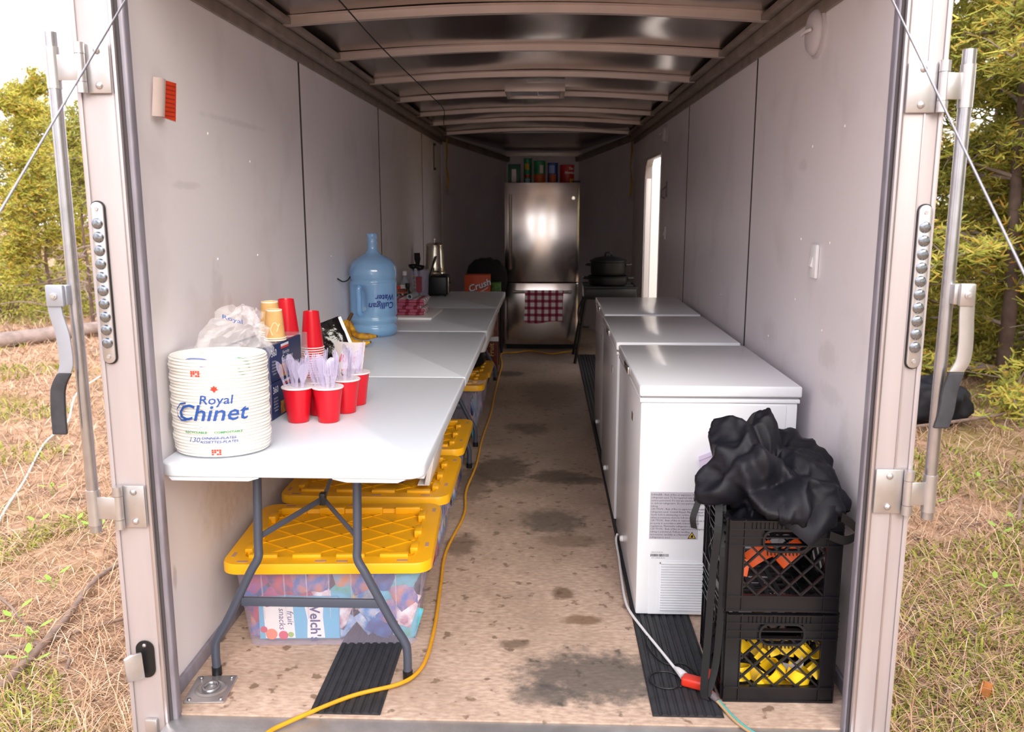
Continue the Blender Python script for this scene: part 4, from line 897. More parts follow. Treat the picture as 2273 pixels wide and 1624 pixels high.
# ---------------------------------------------------------------- chest freezers
M_FRZ = mat('white_enamel', '#eceef4', .20, spec=.5, coat=.2); M_GASK = mat('grey_gasket', '#8e8b90', .6); M_CHR = mat('chrome_trim', '#c8c6c8', .15, .9)
def freezer(y0, y1, x0, lab):
    x1 = .958; t = thing('chest_freezer', lab, 'freezer', (x0, y0, .010)); W, D = x1-x0, y1-y0
    obj('body', MB().box(.004,.006,.0,W-.012,D-.006,.782), M_FRZ, t, bevel=.006)
    obj('body_rim', MB().box(.0,.002,.783,W-.006,D-.002,.797), M_FRZ, t, bevel=.003)
    obj('gasket', MB().box(.006,.008,.7975,W-.012,D-.008,.803), M_GASK, t)
    l = obj('lid', MB().box(-.002,0,.8035,W,D,.842), M_FRZ, t, bevel=.007, seg=3)
    obj('lid_handle', MB().box(-.009,D*.42,.808,-.0025,D*.60,.836), M_CHR, l, bevel=.002)
    obj('drain_plug', MB().lathe([(.013,0),(.013,.008),(.009,.012),(0,.012)], 14, (.004, D*.62, .07), axis=RY(-PI/2)), M_WHITE, t, smooth='auto')
    obj('badge', MB().box(.0015,.24,.655,.0037,.29,.685), M_CHR, t)
    for sx in (.06, W-.07):
        for sy in (.06, D-.06): obj('foot', MB().lathe([(.018,-.010),(.018,-.0005)], 10, (sx, sy, 0)), M_BLK, t)
    return t, W, D
fz, W, D = freezer(.648, 1.535, .408, 'white chest freezer nearest the opening behind the black crates')
freezer(1.605, 2.555, .404, 'white chest freezer in the middle of the row'); freezer(2.63, 3.55, .418, 'white chest freezer farthest in, by the side doorway')
# end-face fittings of the nearest freezer (local x from .408, front face at local y .006)
M_LAB = mat('grey_label', '#b9b6c0', .5); M_LINK = mat('label_ink', '#4b4954', .6)
pn = obj('end_panel', MB().box(.048,.0035,.002,.500,.0062,.776), M_FRZ, fz, bevel=.0015, seg=1)
lb = obj('warning_label', MB().box(.045,.0022,.288,.215,.0034,.462), M_LAB, fz)
lines = ['DANGER - Risk of fire or explosion. Flammable','refrigerant used. To be repaired only by trained','service personnel. Do not use mechanical devices','to defrost refrigerator. Do not puncture refrigerant','tubing.','CAUTION - Risk of fire or explosion. Flammable','refrigerant used. Consult Repair Manual/Owner\'s','Guide before attempting to service this product. All','safety precautions must be followed.','CAUTION - Risk of fire or explosion. Dispose of','property in accordance with federal or local','regulations. Flammable refrigerant used.','CAUTION - Risk of fire or explosion if refrigerant','tubing is punctured. Follow handling','instructions carefully as a flammable','refrigerant is used.']
for i, s in enumerate(lines): text('lettering', s, .0095, M_LINK, lb, plane_fn((.048,.0018,.452-.0105*i), (1,0,0), (0,0,1)), align='LEFT', res=1)
tri = obj('flame_triangle', MB().add([(.180,.0018,.291),(.210,.0018,.291),(.195,.0018,.317)], [(0,1,2)]), mat('label_black', '#1b1a1a', .6), lb)
obj('flame_yellow', MB().add([(.184,.0015,.2935),(.206,.0015,.2935),(.195,.0015,.3125)], [(0,1,2)]), mat('label_yellow', '#d9b32c', .5), lb)
obj('flame_mark', MB().add([(.191,.0012,.295),(.199,.0012,.295),(.200,.0012,.300),(.196,.0012,.307),(.191,.0012,.301)], [(0,1,2,3,4)]), MATS['label_black'], lb)
bc = MB(); x = .052; random.seed(5)
while x < .115:
    ww = random.choice((.0012,.0022,.003)); bc.add([(x,.0026,.222),(x+ww,.0026,.222),(x+ww,.0026,.232),(x,.0026,.232)], [(0,1,2,3)]); x += ww+random.choice((.0012,.002))
obj('barcode', bc, M_LINK, fz)
text('lettering', 'S/N FC70-25118', .006, M_LINK, fz, plane_fn((.054,.0026,.238), (1,0,0), (0,0,1)), align='LEFT', res=1)
text('lettering', 'CF71-26M28 98 3 E', .006, M_LINK, fz, plane_fn((.054,.0026,.2165), (1,0,0), (0,0,1)), align='LEFT', res=1)
gr = obj('vent_grille', MB().box(.080,.0025,.008,.245,.0034,.208), M_FRZ, fz)
for i in range(19): obj('grille_slat', MB().obox((.1655,.0005,.020+.0098*i), (.150,.0045,.005), RX(.35)), M_FRZ, gr)
for q in (.0875,): obj('grille_screw', MB().lathe([(.0035,0),(.003,.002),(0,.002)], 8, (q,.0024,.198), axis=RX(PI/2)), M_GASK, gr)
pc = obj('document_pouch', MB().add([(.615,.640,.600),(.760,.637,.660),(.760,.640,.560),(.628,.643,.515),(.615,.636,.600),(.760,.632,.660),(.760,.634,.560),(.628,.638,.515)], [(0,1,2,3),(7,6,5,4),(0,4,5,1),(1,5,6,2),(2,6,7,3),(3,7,4,0)]), mat('white_paper', '#ddd2ee', .5))
tag(pc, 'white paper pouch taped aslant on the nearest freezer', 'paper pouch')
obj('pouch_flap', MB().add([(.612,.6335,.607),(.760,.629,.670),(.760,.629,.655),(.613,.6335,.592)], [(0,1,2,3)]), MATS['white_paper'], pc)
# ---------------------------------------------------------------- milk crates
M_CRT = mat('black_crate_plastic', '#131217', .34, var=.25, vs=25)
def crate_side(W, H, handle=True):
    """one crate wall in local x (0..W), z (0..H); outer face at y = 0, ribs stand proud towards -y"""
    m = MB(); T = .010
    m.box(0,-.004,0,W,T,.006); m.box(.0,0,.006,W,T,.044); m.box(0,-.006,.044,W,T,.050)         # foot band
    for x in (.0, W-.045): m.box(x,0,.050,x+.045,T,H-.080)
    for k, x in enumerate((.0,.043,W-.046,W-.003)): m.box(x,-.006,.006,x+.003,0,H)
    for i in range(4):
        z = H-.080+.0245*i; m.box(0,-.008,z,W,T,z+.004)
    hx0, hx1, hz0, hz1 = W/2-.062, W/2+.062, H-.092, H-.034
    zA, zB = H-.0763, H-.003
    if handle:
        m.box(0,0,zA,hx0,T,zB); m.box(hx1,0,zA,W,T,zB); m.box(hx0,0,hz1,hx1,T,zB)
        for x in [W*.2+.012*i for i in range(int((W*.6)/.012))]:
            m.box(x,-.006,H-.0265,x+.0025,0,H-.008)
        P = rrect(hx0,hz0,hx1,hz1,.026,5); Q = rrect(hx0-.006,hz0-.006,hx1+.006,hz1+.006,.03,5); n = len(P)
        k = len(m.v)
        for yy in (-.010, T):
            for q in (P, Q): m.v += [(x, yy, z) for x, z in q]
        for i in range(n):
            j = (i+1) % n
            m.f += [(k+i,k+j,k+n+j,k+n+i), (k+2*n+i,k+3*n+i,k+3*n+j,k+2*n+j), (k+i,k+2*n+i,k+2*n+j,k+j), (k+n+i,k+n+j,k+3*n+j,k+3*n+i)]
        for i in range(10): m.box(hx0+.01+.0105*i,-.007,hz0-.016,hx0+.0125+.0105*i,.002,hz0-.006)
    else: m.box(0,0,zA,W,T,zB)
    # diagonal lattice between the corner posts
    x0, x1, z0, z1 = .045, W-.045, .050, H-.080
    st = .064
    for sgn in (1, -1):
        c = -1.0
        while c < 2.0:
            # line z = z0 + sgn*(x - c)
            pts = []
            for x in (x0, x1):
                z = z0+sgn*(x-c)
                if z0 <= z <= z1: pts.append((x, z))
            for z in (z0, z1):
                x = c+sgn*(z-z0)
                if x0 < x < x1: pts.append((x, z))
            if len(pts) >= 2:
                pts.sort(); a, b = pts[0], pts[-1]
                if math.dist(a, b) > .02: m.bar((a[0],.004,a[1]), (b[0],.004,b[1]), .008, .0055, up=(0,-sgn*0,0) if 0 else (-sgn,0,1))
            c += st
    return m
def crate(x, y, z, W, D, H, lab, rz):
    t = thing('milk_crate', lab, 'crate', (x, y, z), rz)
    obj('front_wall', crate_side(W, H), M_CRT, t)
    o = obj('back_wall', crate_side(W, H), M_CRT, t); o.location = (W, D, 0); o.rotation_euler = (0,0,PI)
    o = obj('side_wall', crate_side(D-.022, H), M_CRT, t); o.location = (0, D-.011, 0); o.rotation_euler = (0,0,-PI/2)
    o = obj('side_wall', crate_side(D-.022, H), M_CRT, t); o.location = (W, .011, 0); o.rotation_euler = (0,0,PI/2)
    m = MB()
    for i in range(8): m.box(.012, .02+(D-.05)*i/7.2, .010, W-.012, .034+(D-.05)*i/7.2, .016)
    for i in range(8): m.box(.02+(W-.05)*i/7.2, .012, .0165, .034+(W-.05)*i/7.2, D-.012, .021)
    obj('crate_floor', m, M_CRT, t)
    return t
CX, CY, CW, CD, CH = .618, .118, .325, .345, .283
crate(CX, CY, .002, CW, CD, CH, 'black milk crate of yellow webbing on the floor, lower of two', .01)
crate(CX-.004, CY-.002, .292, CW, CD, CH, 'black milk crate of orange straps stacked on the other crate', .008)
M_YEL = mat('yellow_webbing_bright', '#f0c61c', .5, var=.12, vs=30); M_ORG = mat('orange_webbing', '#f2601e', .45, var=.1, vs=20); M_LGR = mat('pale_webbing', '#c3bfc4', .6)
random.seed(21)
def band(name, c, ax, r, w_, a0, a1, m, lab, cat, grp, tilt):
    """a curled length of wide strap"""
    P = [(r*math.cos(a0+(a1-a0)*i/14), 0, r*.75*math.sin(a0+(a1-a0)*i/14)) for i in range(15)]
    o = obj(name, MB().ribbon(P, (0,w_,0), .0022), m, smooth='auto', loc=c, rot=tilt); return tag(o, lab, cat, grp)
ylab = 'curled length of yellow webbing inside the lower crate'
cnt = 0
for i in range(6):
    for j in range(2):
        c = (CX+.060+.043*i+random.uniform(-.006,.006), CY+.045+.02*j+random.uniform(-.005,.005), .062+.075*j+random.uniform(0,.012))
        band('webbing_strap', c, None, random.uniform(.030,.042), .040, random.uniform(-3,-1.5), random.uniform(1.2,3.0), M_YEL, ylab, 'webbing', 'yellow webbing in the lower crate', (random.choice((0,1.3,1.5))+random.uniform(-.3,.3), random.uniform(-.9,.9), random.uniform(-.6,.6)))
band('webbing_strap', (CX+.165, CY+.085, .232), None, .060, .050, .2, 2.9, M_YEL, 'broad yellow webbing arch showing through the lower crate handle', 'webbing', None, (0,0,.1))
band('webbing_strap', (CX+.200, CY+.05, .120), None, .045, .028, -1.4, 1.0, M_LGR, 'pale grey webbing strip among the yellow in the lower crate', 'webbing', None, (.2,.5,.1))
for i, (c, r, tl, lab) in enumerate((((CX+.060,CY+.06,.400), .035, (1.3,.3,.2), 'small orange strap at the left inside the upper crate'), ((CX+.115,CY+.085,.425), .065, (1.35,-.55,.0), 'bright orange strap curved upright in the upper crate'), ((CX+.205,CY+.090,.425), .068, (1.35,-.75,.0), 'darker orange strap leaning at the right in the upper crate'))):
    band('orange_strap', c, None, r, .050, -2.3, -.8, M_ORG, lab, 'strap', None, tl)

# ---------------------------------------------------------------- black bag on the crates
M_CLOTH = mat('black_nylon', '#10101a', .58, spec=.4, bump=.12, bs=400, var=.2, vs=9)
t = thing('duffel_bag', 'crumpled black nylon bag heaped over the upper crate', 'bag', (.775, .315, .60))
ELL = [((0,0,-.02),(.150,.150,.10)), ((-.11,.0,.09),(.085,.11,.11)), ((-.02,.06,.125),(.065,.09,.095)), ((.10,.03,.05),(.10,.14,.10)), ((-.15,-.06,.02),(.075,.08,.075)), ((.03,-.13,.0),(.15,.075,.075)), ((.10,.09,.08),(.10,.08,.07)), ((-.05,-.10,.07),(.09,.06,.08))]
def ridged(p): return 1-abs(noise.noise(p))*2
def bagf(u, v):
    a, b = 2*PI*u, PI*(v-.5); d = Vector((math.cos(a)*math.cos(b), math.sin(a)*math.cos(b), math.sin(b)))
    R = .02
    for c, r in ELL:
        S = Vector((d.x/r[0], d.y/r[1], d.z/r[2])); O = Vector((-c[0]/r[0], -c[1]/r[1], -c[2]/r[2]))
        A, B, Cc = S.dot(S), O.dot(S), O.dot(O)-1; D = B*B-A*Cc
        if D > 0: R = max(R, (-B+math.sqrt(D))/A)
    p = d*R
    w1 = Vector((p.x*7+p.z*4, p.y*7, p.z*5-p.x*5)) ; w2 = Vector((p.x*15-p.z*6, p.y*13+3, p.z*9+p.x*7))
    k = .050*max(-.2, ridged(w1))**1 + .020*ridged(w2) + .006*ridged(w2*2.3)
    p = d*(R+k-.034)
    if -.14 < p.x < .14 and -.15 < p.y < .13: p.z = max(p.z, -.10)
    else: p.z = max(p.z, -.012 if p.y > -.205 else -.085)
    p.y = min(p.y, .30); p.x = min(p.x, .208)
    return p
obj('fabric', MB().grid(bagf, 150, 90), M_CLOTH, t, smooth=True)
def flap(u, v):       # flap hanging over the crate's front rim
    x = -.03+.17*u; z = .02-.115*v*(1-abs(u-.55)*1.1)
    return (x, -.180-.030*math.sin(v*2.2)-.012*math.sin(u*9+v*3)-.012, z)
obj('front_flap', MB().grid(flap, 16, 12), M_CLOTH, t, smooth=True)
M_WEB = mat('black_webbing', '#0b0b0e', .6)
obj('short_strap', MB().ribbon(smooth_path([(-.212,-.06,.045),(-.232,-.10,.0),(-.252,-.12,-.05),(-.248,-.12,-.085)], 5), (.016,-.010,0), .0012), M_WEB, t)
obj('long_strap', MB().ribbon(smooth_path([(-.175,-.10,.02),(-.186,-.165,-.06),(-.198,-.175,-.20),(-.206,-.185,-.40),(-.214,-.20,-.555),(-.208,-.208,-.588)], 6), (.020,-.010,0), .0010), M_WEB, t)
obj('long_strap', MB().ribbon(smooth_path([(-.165,-.11,.0),(-.172,-.178,-.12),(-.170,-.180,-.30),(-.180,-.190,-.48),(-.205,-.205,-.580)], 6), (.019,-.008,0), .0010), M_WEB, t)
obj('strap_loop', MB().ribbon(smooth_path([(.15,-.212,-.01),(.18,-.225,-.03),(.19,-.23,-.055),(.16,-.225,-.075),(.12,-.214,-.065)], 5), (0,-.006,.028), .0012), M_WEB, t)

# ---------------------------------------------------------------- cords
M_CORDW = mat('white_cord', '#dcdade', .45); M_CORDY = mat('yellow_cord', '#d9991a', .5, var=.1, vs=30); M_CORDR = mat('red_plug', '#c4301f', .35)
t = thing('freezer_power_cord', 'white freezer power cord ending in a white plug', 'power cord', (0,0,0))
obj('cable', MB().tube(smooth_path([(.399,1.30,.06),(.394,1.30,.03),(.394,1.15,.014),(.388,.95,.014),(.385,.76,.014),(.395,.66,.014),(.425,.54,.014),(.470,.38,.015),(.500,.265,.018)], 6), .005, 8), M_CORDW, t, smooth=True)
obj('plug', MB().tube([(.499,.268,.020),(.506,.248,.024),(.513,.226,.026),(.518,.210,.026)], [.006,.010,.013,.014], 10), M_CORDW, t, smooth='auto')
t = thing('triple_tap', 'red outlet block on the floor beside the crates', 'outlet', (.552, .170, .012), -.45)
obj('block', MB().obox((0,0,.016), (.095,.040,.030), None), M_CORDR, t, bevel=.008, seg=3)
obj('tap_arm', MB().obox((.030,.045,.022), (.030,.05,.026), None), M_CORDR, t, bevel=.006)
t = thing('supply_cable', 'teal and tan supply cable running off the sill', 'cable', (0,0,0))
obj('connector', MB().tube([(.578,.135,.020),(.590,.112,.020),(.598,.094,.016)], [.011,.012,.007], 10), mat('grey_connector', '#5d5458', .5), t, smooth='auto')
obj('connector_light', MB().lathe([(.004,0),(.003,.003),(0,.004)], 8, (.586,.118,.031)), M_CORDR, t)
obj('cable', MB().tube(smooth_path([(.597,.096,.014),(.610,.066,.010),(.628,.02,.006),(.650,-.02,.004),(.69,-.08,.003),(.74,-.16,-.02)], 6), .0045, 8), mat('tan_cable', '#a98a66', .5), t, smooth=True)
obj('cable_strand', MB().tube(smooth_path([(.601,.098,.016),(.614,.068,.013),(.633,.02,.010),(.655,-.02,.008),(.695,-.08,.007),(.745,-.16,-.016)], 6), .0032, 8), mat('teal_cable', '#4c9c9a', .5), t, smooth=True)
tag(obj('thin_black_cord', MB().tube(smooth_path([(.440,.50,.013),(.43,.42,.013),(.455,.33,.013),(.49,.30,.013),(.525,.31,.013),(.55,.28,.013),(.565,.24,.013)], 6), .0028, 6), M_BLK, smooth=True), 'thin black cord wandering across the right rubber strip', 'cord')
tag(obj('looped_black_cord', MB().tube([(.462+.050*math.cos(a*PI/14), .205+.052*math.sin(a*PI/14), .0125+.0002*a) for a in range(-3, 25)], .003, 6), M_BLK, smooth=True), 'thin black cord looped in a ring beside the white plug', 'cord')
tag(obj('extension_cord', MB().tube(smooth_path([(-.80,-.22,-.025),(-.70,-.115,.004),(-.66,-.06,.006),(-.50,.075,.014),(-.37,.150,.012),(-.318,.215,.012),(-.298,.33,.010),(-.300,.55,.010),(-.318,.86,.010),(-.335,1.2,.010),(-.300,1.65,.010),(-.322,2.0,.010),(-.305,2.45,.010),(-.312,3.0,.010),(-.300,3.7,.010),(-.310,4.3,.010),(-.315,4.95,.010),(-.318,5.6,.010),(-.352,6.0,.010),(-.335,6.24,.010),(-.22,6.26,.010),(-.08,6.38,.010),(.06,6.28,.010),(.14,6.20,.010),(.27,6.30,.010),(.40,6.42,.010),(.45,6.6,.010)], 6), .0065, 8), M_CORDY, smooth=True), 'long yellow extension cord running up the aisle to the fridge', 'extension cord')
# ---------------------------------------------------------------- storage totes
M_LID = mat('yellow_lid', '#efae10', .38, var=.06, vs=6); M_TOTE = mat('clear_tote', '#cfc4de', .18, sheer=.25, spec=.6); M_SLOT = mat('lid_slot', '#b08a78', .5)
def tote(x0, x1, y0, y1, H, lab, rz=0):
    W, D = x1-x0, y1-y0; t = thing('storage_tote', lab, 'storage tote', ((x0+x1)/2, (y0+y1)/2, .002), rz)
    a, b = W/2, D/2
    def rr(k, q): return rrect(-a+k, -b+k, a-k, b-k, q, 4)
    rings = [[(x,y,0) for x,y in rr(.062,.03)], [(x,y,H-.045) for x,y in rr(.034,.035)], [(x,y,H-.043) for x,y in rr(.016,.04)], [(x,y,H-.030) for x,y in rr(.016,.04)]]
    body = obj('tote_body', MB().loft(rings, True, False), M_TOTE, t, smooth='auto')
    for s in (-1, 1):
        for i in range(7):
            x = (-.78+1.56*i/6)*(a-.06)
            obj('body_rib', MB().bar((x, s*(b-.0535), .10), (x, s*(b-.0365), H-.048), .004, .004), M_TOTE, body)
    for i in range(5):
        y = (-.75+1.5*i/4)*(b-.06); obj('body_rib', MB().bar((a-.0535, y, .10), (a-.0365, y, H-.048), .004, .004), M_TOTE, body)
    # lid: skirt, flange, sunken panel
    O = rrect(-a,-b,a,b,.055,6); I = rrect(-a+.062,-b+.062,a-.062,b-.062,.02,6)
    lid = obj('lid', MB().loft([[(x*.985,y*.985,H-.036) for x,y in O],[(x,y,H-.034) for x,y in O],[(x,y,H-.006) for x,y in O],[(x*.992,y*.992,H) for x,y in O],[(x,y,H) for x,y in I],[(x*.99,y*.99,H-.016) for x,y in I]]), M_LID, t, smooth='auto')
    ia, ib = a-.066, b-.066
    # raised castellations round the sunken panel
    for s in (-1, 1):
        for i in range(4):
            xc = -ia+ia*(.22+.52*i); obj('lid_block', MB().box(xc-ia*.17, s*ib-.013, H-.016, xc+ia*.17, s*ib+.013, H+.010), M_LID, lid, bevel=.003)
        for i in range(3):
            yc = -ib+ib*(.32+.68*i); obj('lid_block', MB().box(s*ia-.013, yc-ib*.14, H-.016, s*ia+.013, yc+ib*.14, H+.010), M_LID, lid, bevel=.003)
    m = MB(); st = .125
    for sg in (1, -1):
        c = -3.0
        while c < 3.0:
            pts = []
            k = .75*sg
            for x in (-ia+.012, ia-.012):
                y = k*(x-c)
                if -ib+.012 <= y <= ib-.012: pts.append((x, y))
            for y in (-ib+.012, ib-.012):
                x = c+y/k
                if -ia+.012 < x < ia-.012: pts.append((x, y))
            if len(pts) >= 2:
                pts.sort(); p, q = pts[0], pts[-1]
                if math.dist(p, q) > .03: m.bar((p[0],p[1],H-.0145), (q[0],q[1],H-.0145), .006, .005)
            c += st/.75
    obj('lid_ribs', m, M_LID, lid)
    for x, y, r in ((-a*.8,-b+.024,0),(-.02,-b+.024,0),(.05,-b+.022,0),(a*.72,-b+.026,0),(-a+.026,-b*.72,1),(a-.026,-b*.45,1),(a-.026,b*.72,1),(0,b-.024,0),(-a*.7,b-.024,0)):
        obj('lid_slot', MB().box(x-(.018 if not r else .006), y-(.006 if not r else .018), H+.0002, x+(.018 if not r else .006), y+(.006 if not r else .018), H+.0012), M_SLOT, lid)
    return t
T1 = tote(-.985,-.300,.345,.925,.315, 'clear tote with yellow lid nearest the opening, full of snacks', .055)
tote(-.985,-.300,1.005,1.600,.315, 'second yellow-lidded clear tote from the opening')
tote(-.985,-.305,1.690,2.290,.315, 'third yellow-lidded clear tote from the opening')
tote(-.940,-.300,3.00,3.46,.350, 'fourth yellow-lidded clear tote with film on top')
tote(-.940,-.300,3.58,4.10,.315, 'fifth yellow-lidded clear tote, deepest under the tables')
# ---------------------------------------------------------------- snacks inside the totes
PK = ['#3f8fd0','#2a5fae','#c23a3a','#e6e2ea','#d8843a','#243a7a','#a83a62','#62b7de','#2f6fb5','#8a4fa0','#3c9a6a','#d8c24a']
PKM = [mat('packet_%s' % n, c, .3, col2=c2, vs=26) for n, c, c2 in zip(['sky','blue','red','white','orange','navy','plum','cyan','denim','violet','green','gold'], PK, PK[3:]+PK[:3])]
def pillow_mesh(w_, h_, d_):
    m = MB()
    for s in (1, -1):
        m.grid(lambda u, v: ((2*u-1)*w_, s*(d_*max(0, (1-(2*u-1)**4)*(1-(2*v-1)**4))**.5), (2*v-1)*h_), 6, 6)
    me = obj('snack_packet', m, PKM[0], smooth=True); d = me.data; bpy.data.objects.remove(me); return d
PMESH = []
for i, q in enumerate(PKM):
    d = pillow_mesh(.032+.006*(i%3), .042+.006*(i%4), .011); d.materials.clear(); d.materials.append(q); PMESH.append(d)
random.seed(11)
PKN = ['sky blue','royal blue','red','white','orange','navy','plum','cyan','denim blue','violet','green','gold']
def packet(x, y, z, rz, tilt, k, lab, grp):
    lab = lab.replace('snack packet', PKN[k]+' snack packet')
    o = bpy.data.objects.new('snack_packet', PMESH[k]); C.objects.link(o); o.location = (x, y, z); o.rotation_euler = (random.uniform(-.25,.1), tilt, rz)
    return tag(o, lab, 'snack packet', grp)
c1, s1 = math.cos(.055), math.sin(.055)
def t1(x, y, z): return (-.6425+x*c1-y*s1, .635+x*s1+y*c1, z)
lab1 = 'small snack packet pressed inside the front tote'
for row in range(4):
    for col in range(8):
        x = -.245+.070*col+random.uniform(-.01,.01)
        if row < 2 and -.23 < x < .005: continue
        p = t1(x, -.188-.004*row+random.uniform(-.004,.012), .058+.055*row+random.uniform(-.006,.006))
        packet(*p, .055+random.uniform(-.2,.2), random.uniform(-.9,.9), random.choice([0,1,2,3,4,5,6,7,8,8,0,1]) if col > 2 else random.choice([6,2,9,5,1,6]), lab1, 'snack packets in the front tote')
for row in range(4):
    for col in range(5):
        p = t1(.225, -.15+.085*col, .055+.055*row); packet(*p, PI/2+.1, random.uniform(-.9,.9), random.choice([0,1,5,7,8,3]), lab1, 'snack packets in the front tote')
for n, (yc, y0) in enumerate(((1.30,1.08),(1.99,1.77),(3.23,3.08),(3.84,3.66))):
    nm = ['second','third','fourth','fifth'][n]
    for row in range(3):
        for col in range(5):
            packet(-.375-.004*row if n < 2 else -.385, y0+.09*col*(1 if n < 2 else .75), .060+.065*row, PI/2+random.uniform(-.15,.15), random.uniform(-.8,.8), random.choice([0,1,5,7,8,3,4,2]), 'small snack packet pressed inside the %s tote' % nm, 'snack packets in the %s tote' % nm)
# fruit snack box lying on its end in the front tote
t = thing('fruit_snack_box', 'blue and white Welch\'s fruit snacks box inside the front tote', 'snack box', t1(-.112, -.195, .015), .055)
obj('carton', MB().box(-.135,-.016,0,.135,.016,.150), mat('fruit_box_sky', '#58b2dc', .45), t, bevel=.002)
F = lambda x, z: plane_fn((x,-.0175,z), (0,0,-1), (1,0,0))
obj('white_panel', MB().add([(-.115,-.0166,.004),(-.015,-.0166,.004),(-.02,-.0166,.146),(-.12,-.0166,.146)], [(0,1,2,3)]), M_WHITE, t)
obj('name_band', MB().add([(.025,-.0166,.004),(.085,-.0166,.004),(.080,-.0166,.08),(.085,-.0166,.146),(.015,-.0166,.146),(.028,-.0166,.07)], [(0,1,2,3,4,5)]), M_WHITE, t)
text('lettering', 'Welch\'s', .047, mat('print_navy', '#27306a', .5), t, F(.052, .066), 0, .0010)
text('lettering', 'fruit', .030, MATS['print_navy'], t, F(-.030, .078), .2); text('lettering', 'snacks', .030, MATS['print_navy'], t, F(-.058, .074), .2)
for x, z, r, mm in ((-.095,.018,.020,'#e07a4a'),(-.055,.014,.016,'#cc3552'),(-.105,.13,.014,'#cc3552'),(-.03,.016,.010,'#8fb84a'),(-.12,.035,.012,'#c63a4c'),(-.06,.135,.013,'#c84a58')):
    obj('fruit_print', MB().lathe([(r,0),(r*.9,.0008),(0,.001)], 16, (x,-.0168,z), axis=RX(PI/2)), mat('fruit_%s' % mm[1:], mm, .5), t)
# things on the second tote
t = thing('bread_bag', 'clear bag of bread with blue band on the second tote', 'bread bag', (-.545, 1.16, .3275), .05)
obj('loaf', MB().grid(lambda u, v: (-.15+.26*u, .055*math.cos(v*2*PI)*(.3+.7*math.sin(min(1,max(0,u))*PI)**.5), .045+.043*math.sin(v*2*PI)*(.3+.7*math.sin(u*PI)**.5)), 20, 16), mat('bread_tan', '#d3c3b4', .6, col2='#b8a58c', vs=18), t, smooth=True)
obj('blue_band', MB().grid(lambda u, v: (-.02+.06*u, .0575*math.cos(v*2*PI)*.985, .045+.0452*math.sin(v*2*PI)), 4, 18), M_BLUE, t, smooth=True)
t = thing('white_tray', 'white plastic tray jutting out under the front table edge', 'tray', (-.395, 1.12, .3265))
obj('side_wall', MB().add([(.004,0,.004),(.030,-.012,.135),(.034,.30,.135),(.008,.29,.004),(-.016,0,.004),(.010,-.012,.135),(.014,.30,.135),(-.012,.29,.004)], [(0,1,2,3),(7,6,5,4),(0,4,5,1),(1,5,6,2),(2,6,7,3),(3,7,4,0)]), M_WHITE, t, bevel=.002)
obj('tray_floor', MB().box(-.045,.005,0,.004,.29,.0035), M_WHITE, t)
# crumpled film on the fourth tote and a dark pouch on the fifth
def crump(u, v):
    x, y = (u-.5)*.16, (v-.5)*.12
    return (x, y, .004+.022*abs(noise.noise((x*30, y*30, 1.7)))+.010*abs(noise.noise((x*70, y*70, 4.1))))
tag(obj('plastic_film', MB().grid(crump, 22, 18), M_FILM, loc=(-.375, 3.068, .3525)), 'crumpled clear film on the front of the fourth tote lid', 'plastic film')
t = thing('dark_pouch', 'small black pouch lying on the fifth tote', 'pouch', (-.44, 3.80, .3275))
obj('fabric', blob((0,0,.06), (.09,.11,.065), 5.2, .15, 28, 16), M_BLKM, t, smooth=True)
# ---------------------------------------------------------------- forest clearing
GZ = -.45
def gz(x, y): return GZ + .10*noise.noise((x*.22, y*.22, 1.3)) + .035*noise.noise((x*1.1, y*1.1, 4.0)) + max(0, (y-9))*.012
def ground_mat():
    m, nt, b, L = surface_nodes('forest_floor'); tc = nt.nodes.new('ShaderNodeTexCoord').outputs['Object']
    def nz(s, d=5):
        n = nt.nodes.new('ShaderNodeTexNoise'); n.inputs['Scale'].default_value = s; n.inputs['Detail'].default_value = d; n.inputs['Roughness'].default_value = .65; L(tc, n.inputs['Vector']); return n.outputs['Fac']
    r = nt.nodes.new('ShaderNodeValToRGB'); e = r.color_ramp.elements
    e[0].position = .32; e[0].color = lin('#5f4839'); e[1].position = .66; e[1].color = lin('#c8a287'); x = e.new(.48); x.color = lin('#a38066')
    L(nz(7, 8), r.inputs['Fac'])
    mr = nt.nodes.new('ShaderNodeMapRange'); mr.inputs['From Min'].default_value = .50; mr.inputs['From Max'].default_value = .62; L(nz(.9), mr.inputs['Value'])
    col = mixcol(nt, L, mr.outputs[0], r.outputs[0], '#8a7a35', .75)
    mr = nt.nodes.new('ShaderNodeMapRange'); mr.inputs['From Min'].default_value = .58; mr.inputs['From Max'].default_value = .68; L(nz(2.6), mr.inputs['Value'])
    col = mixcol(nt, L, mr.outputs[0], col, '#5c4a2e', .7)
    L(col, b.inputs['Base Color']); b.inputs['Roughness'].default_value = .95
    bp = nt.nodes.new('ShaderNodeBump'); bp.inputs['Strength'].default_value = .8; bp.inputs['Distance'].default_value = .03; L(nz(22, 6), bp.inputs['Height']); L(bp.outputs[0], b.inputs['Normal'])
    return m
def gfn(u, v):
    x = -45+90*u; y = -18+70*v; return (x, y, gz(x, y))
struct('ground', MB().grid(gfn, 220, 180), ground_mat(), 'dry grassy forest floor around the trailer', 'ground', smooth=True)
M_STRAW = mat('dry_grass', '#c9a47c', .9, island=['#d2ae90','#a67e5e','#ba9576','#7b5d47','#d8bda2','#957756'])
M_GREEN = mat('green_tufts', '#8f9a3a', .8, island=['#7f8a34','#a09a44','#66752e','#aca350','#8a9438'])
random.seed(3)
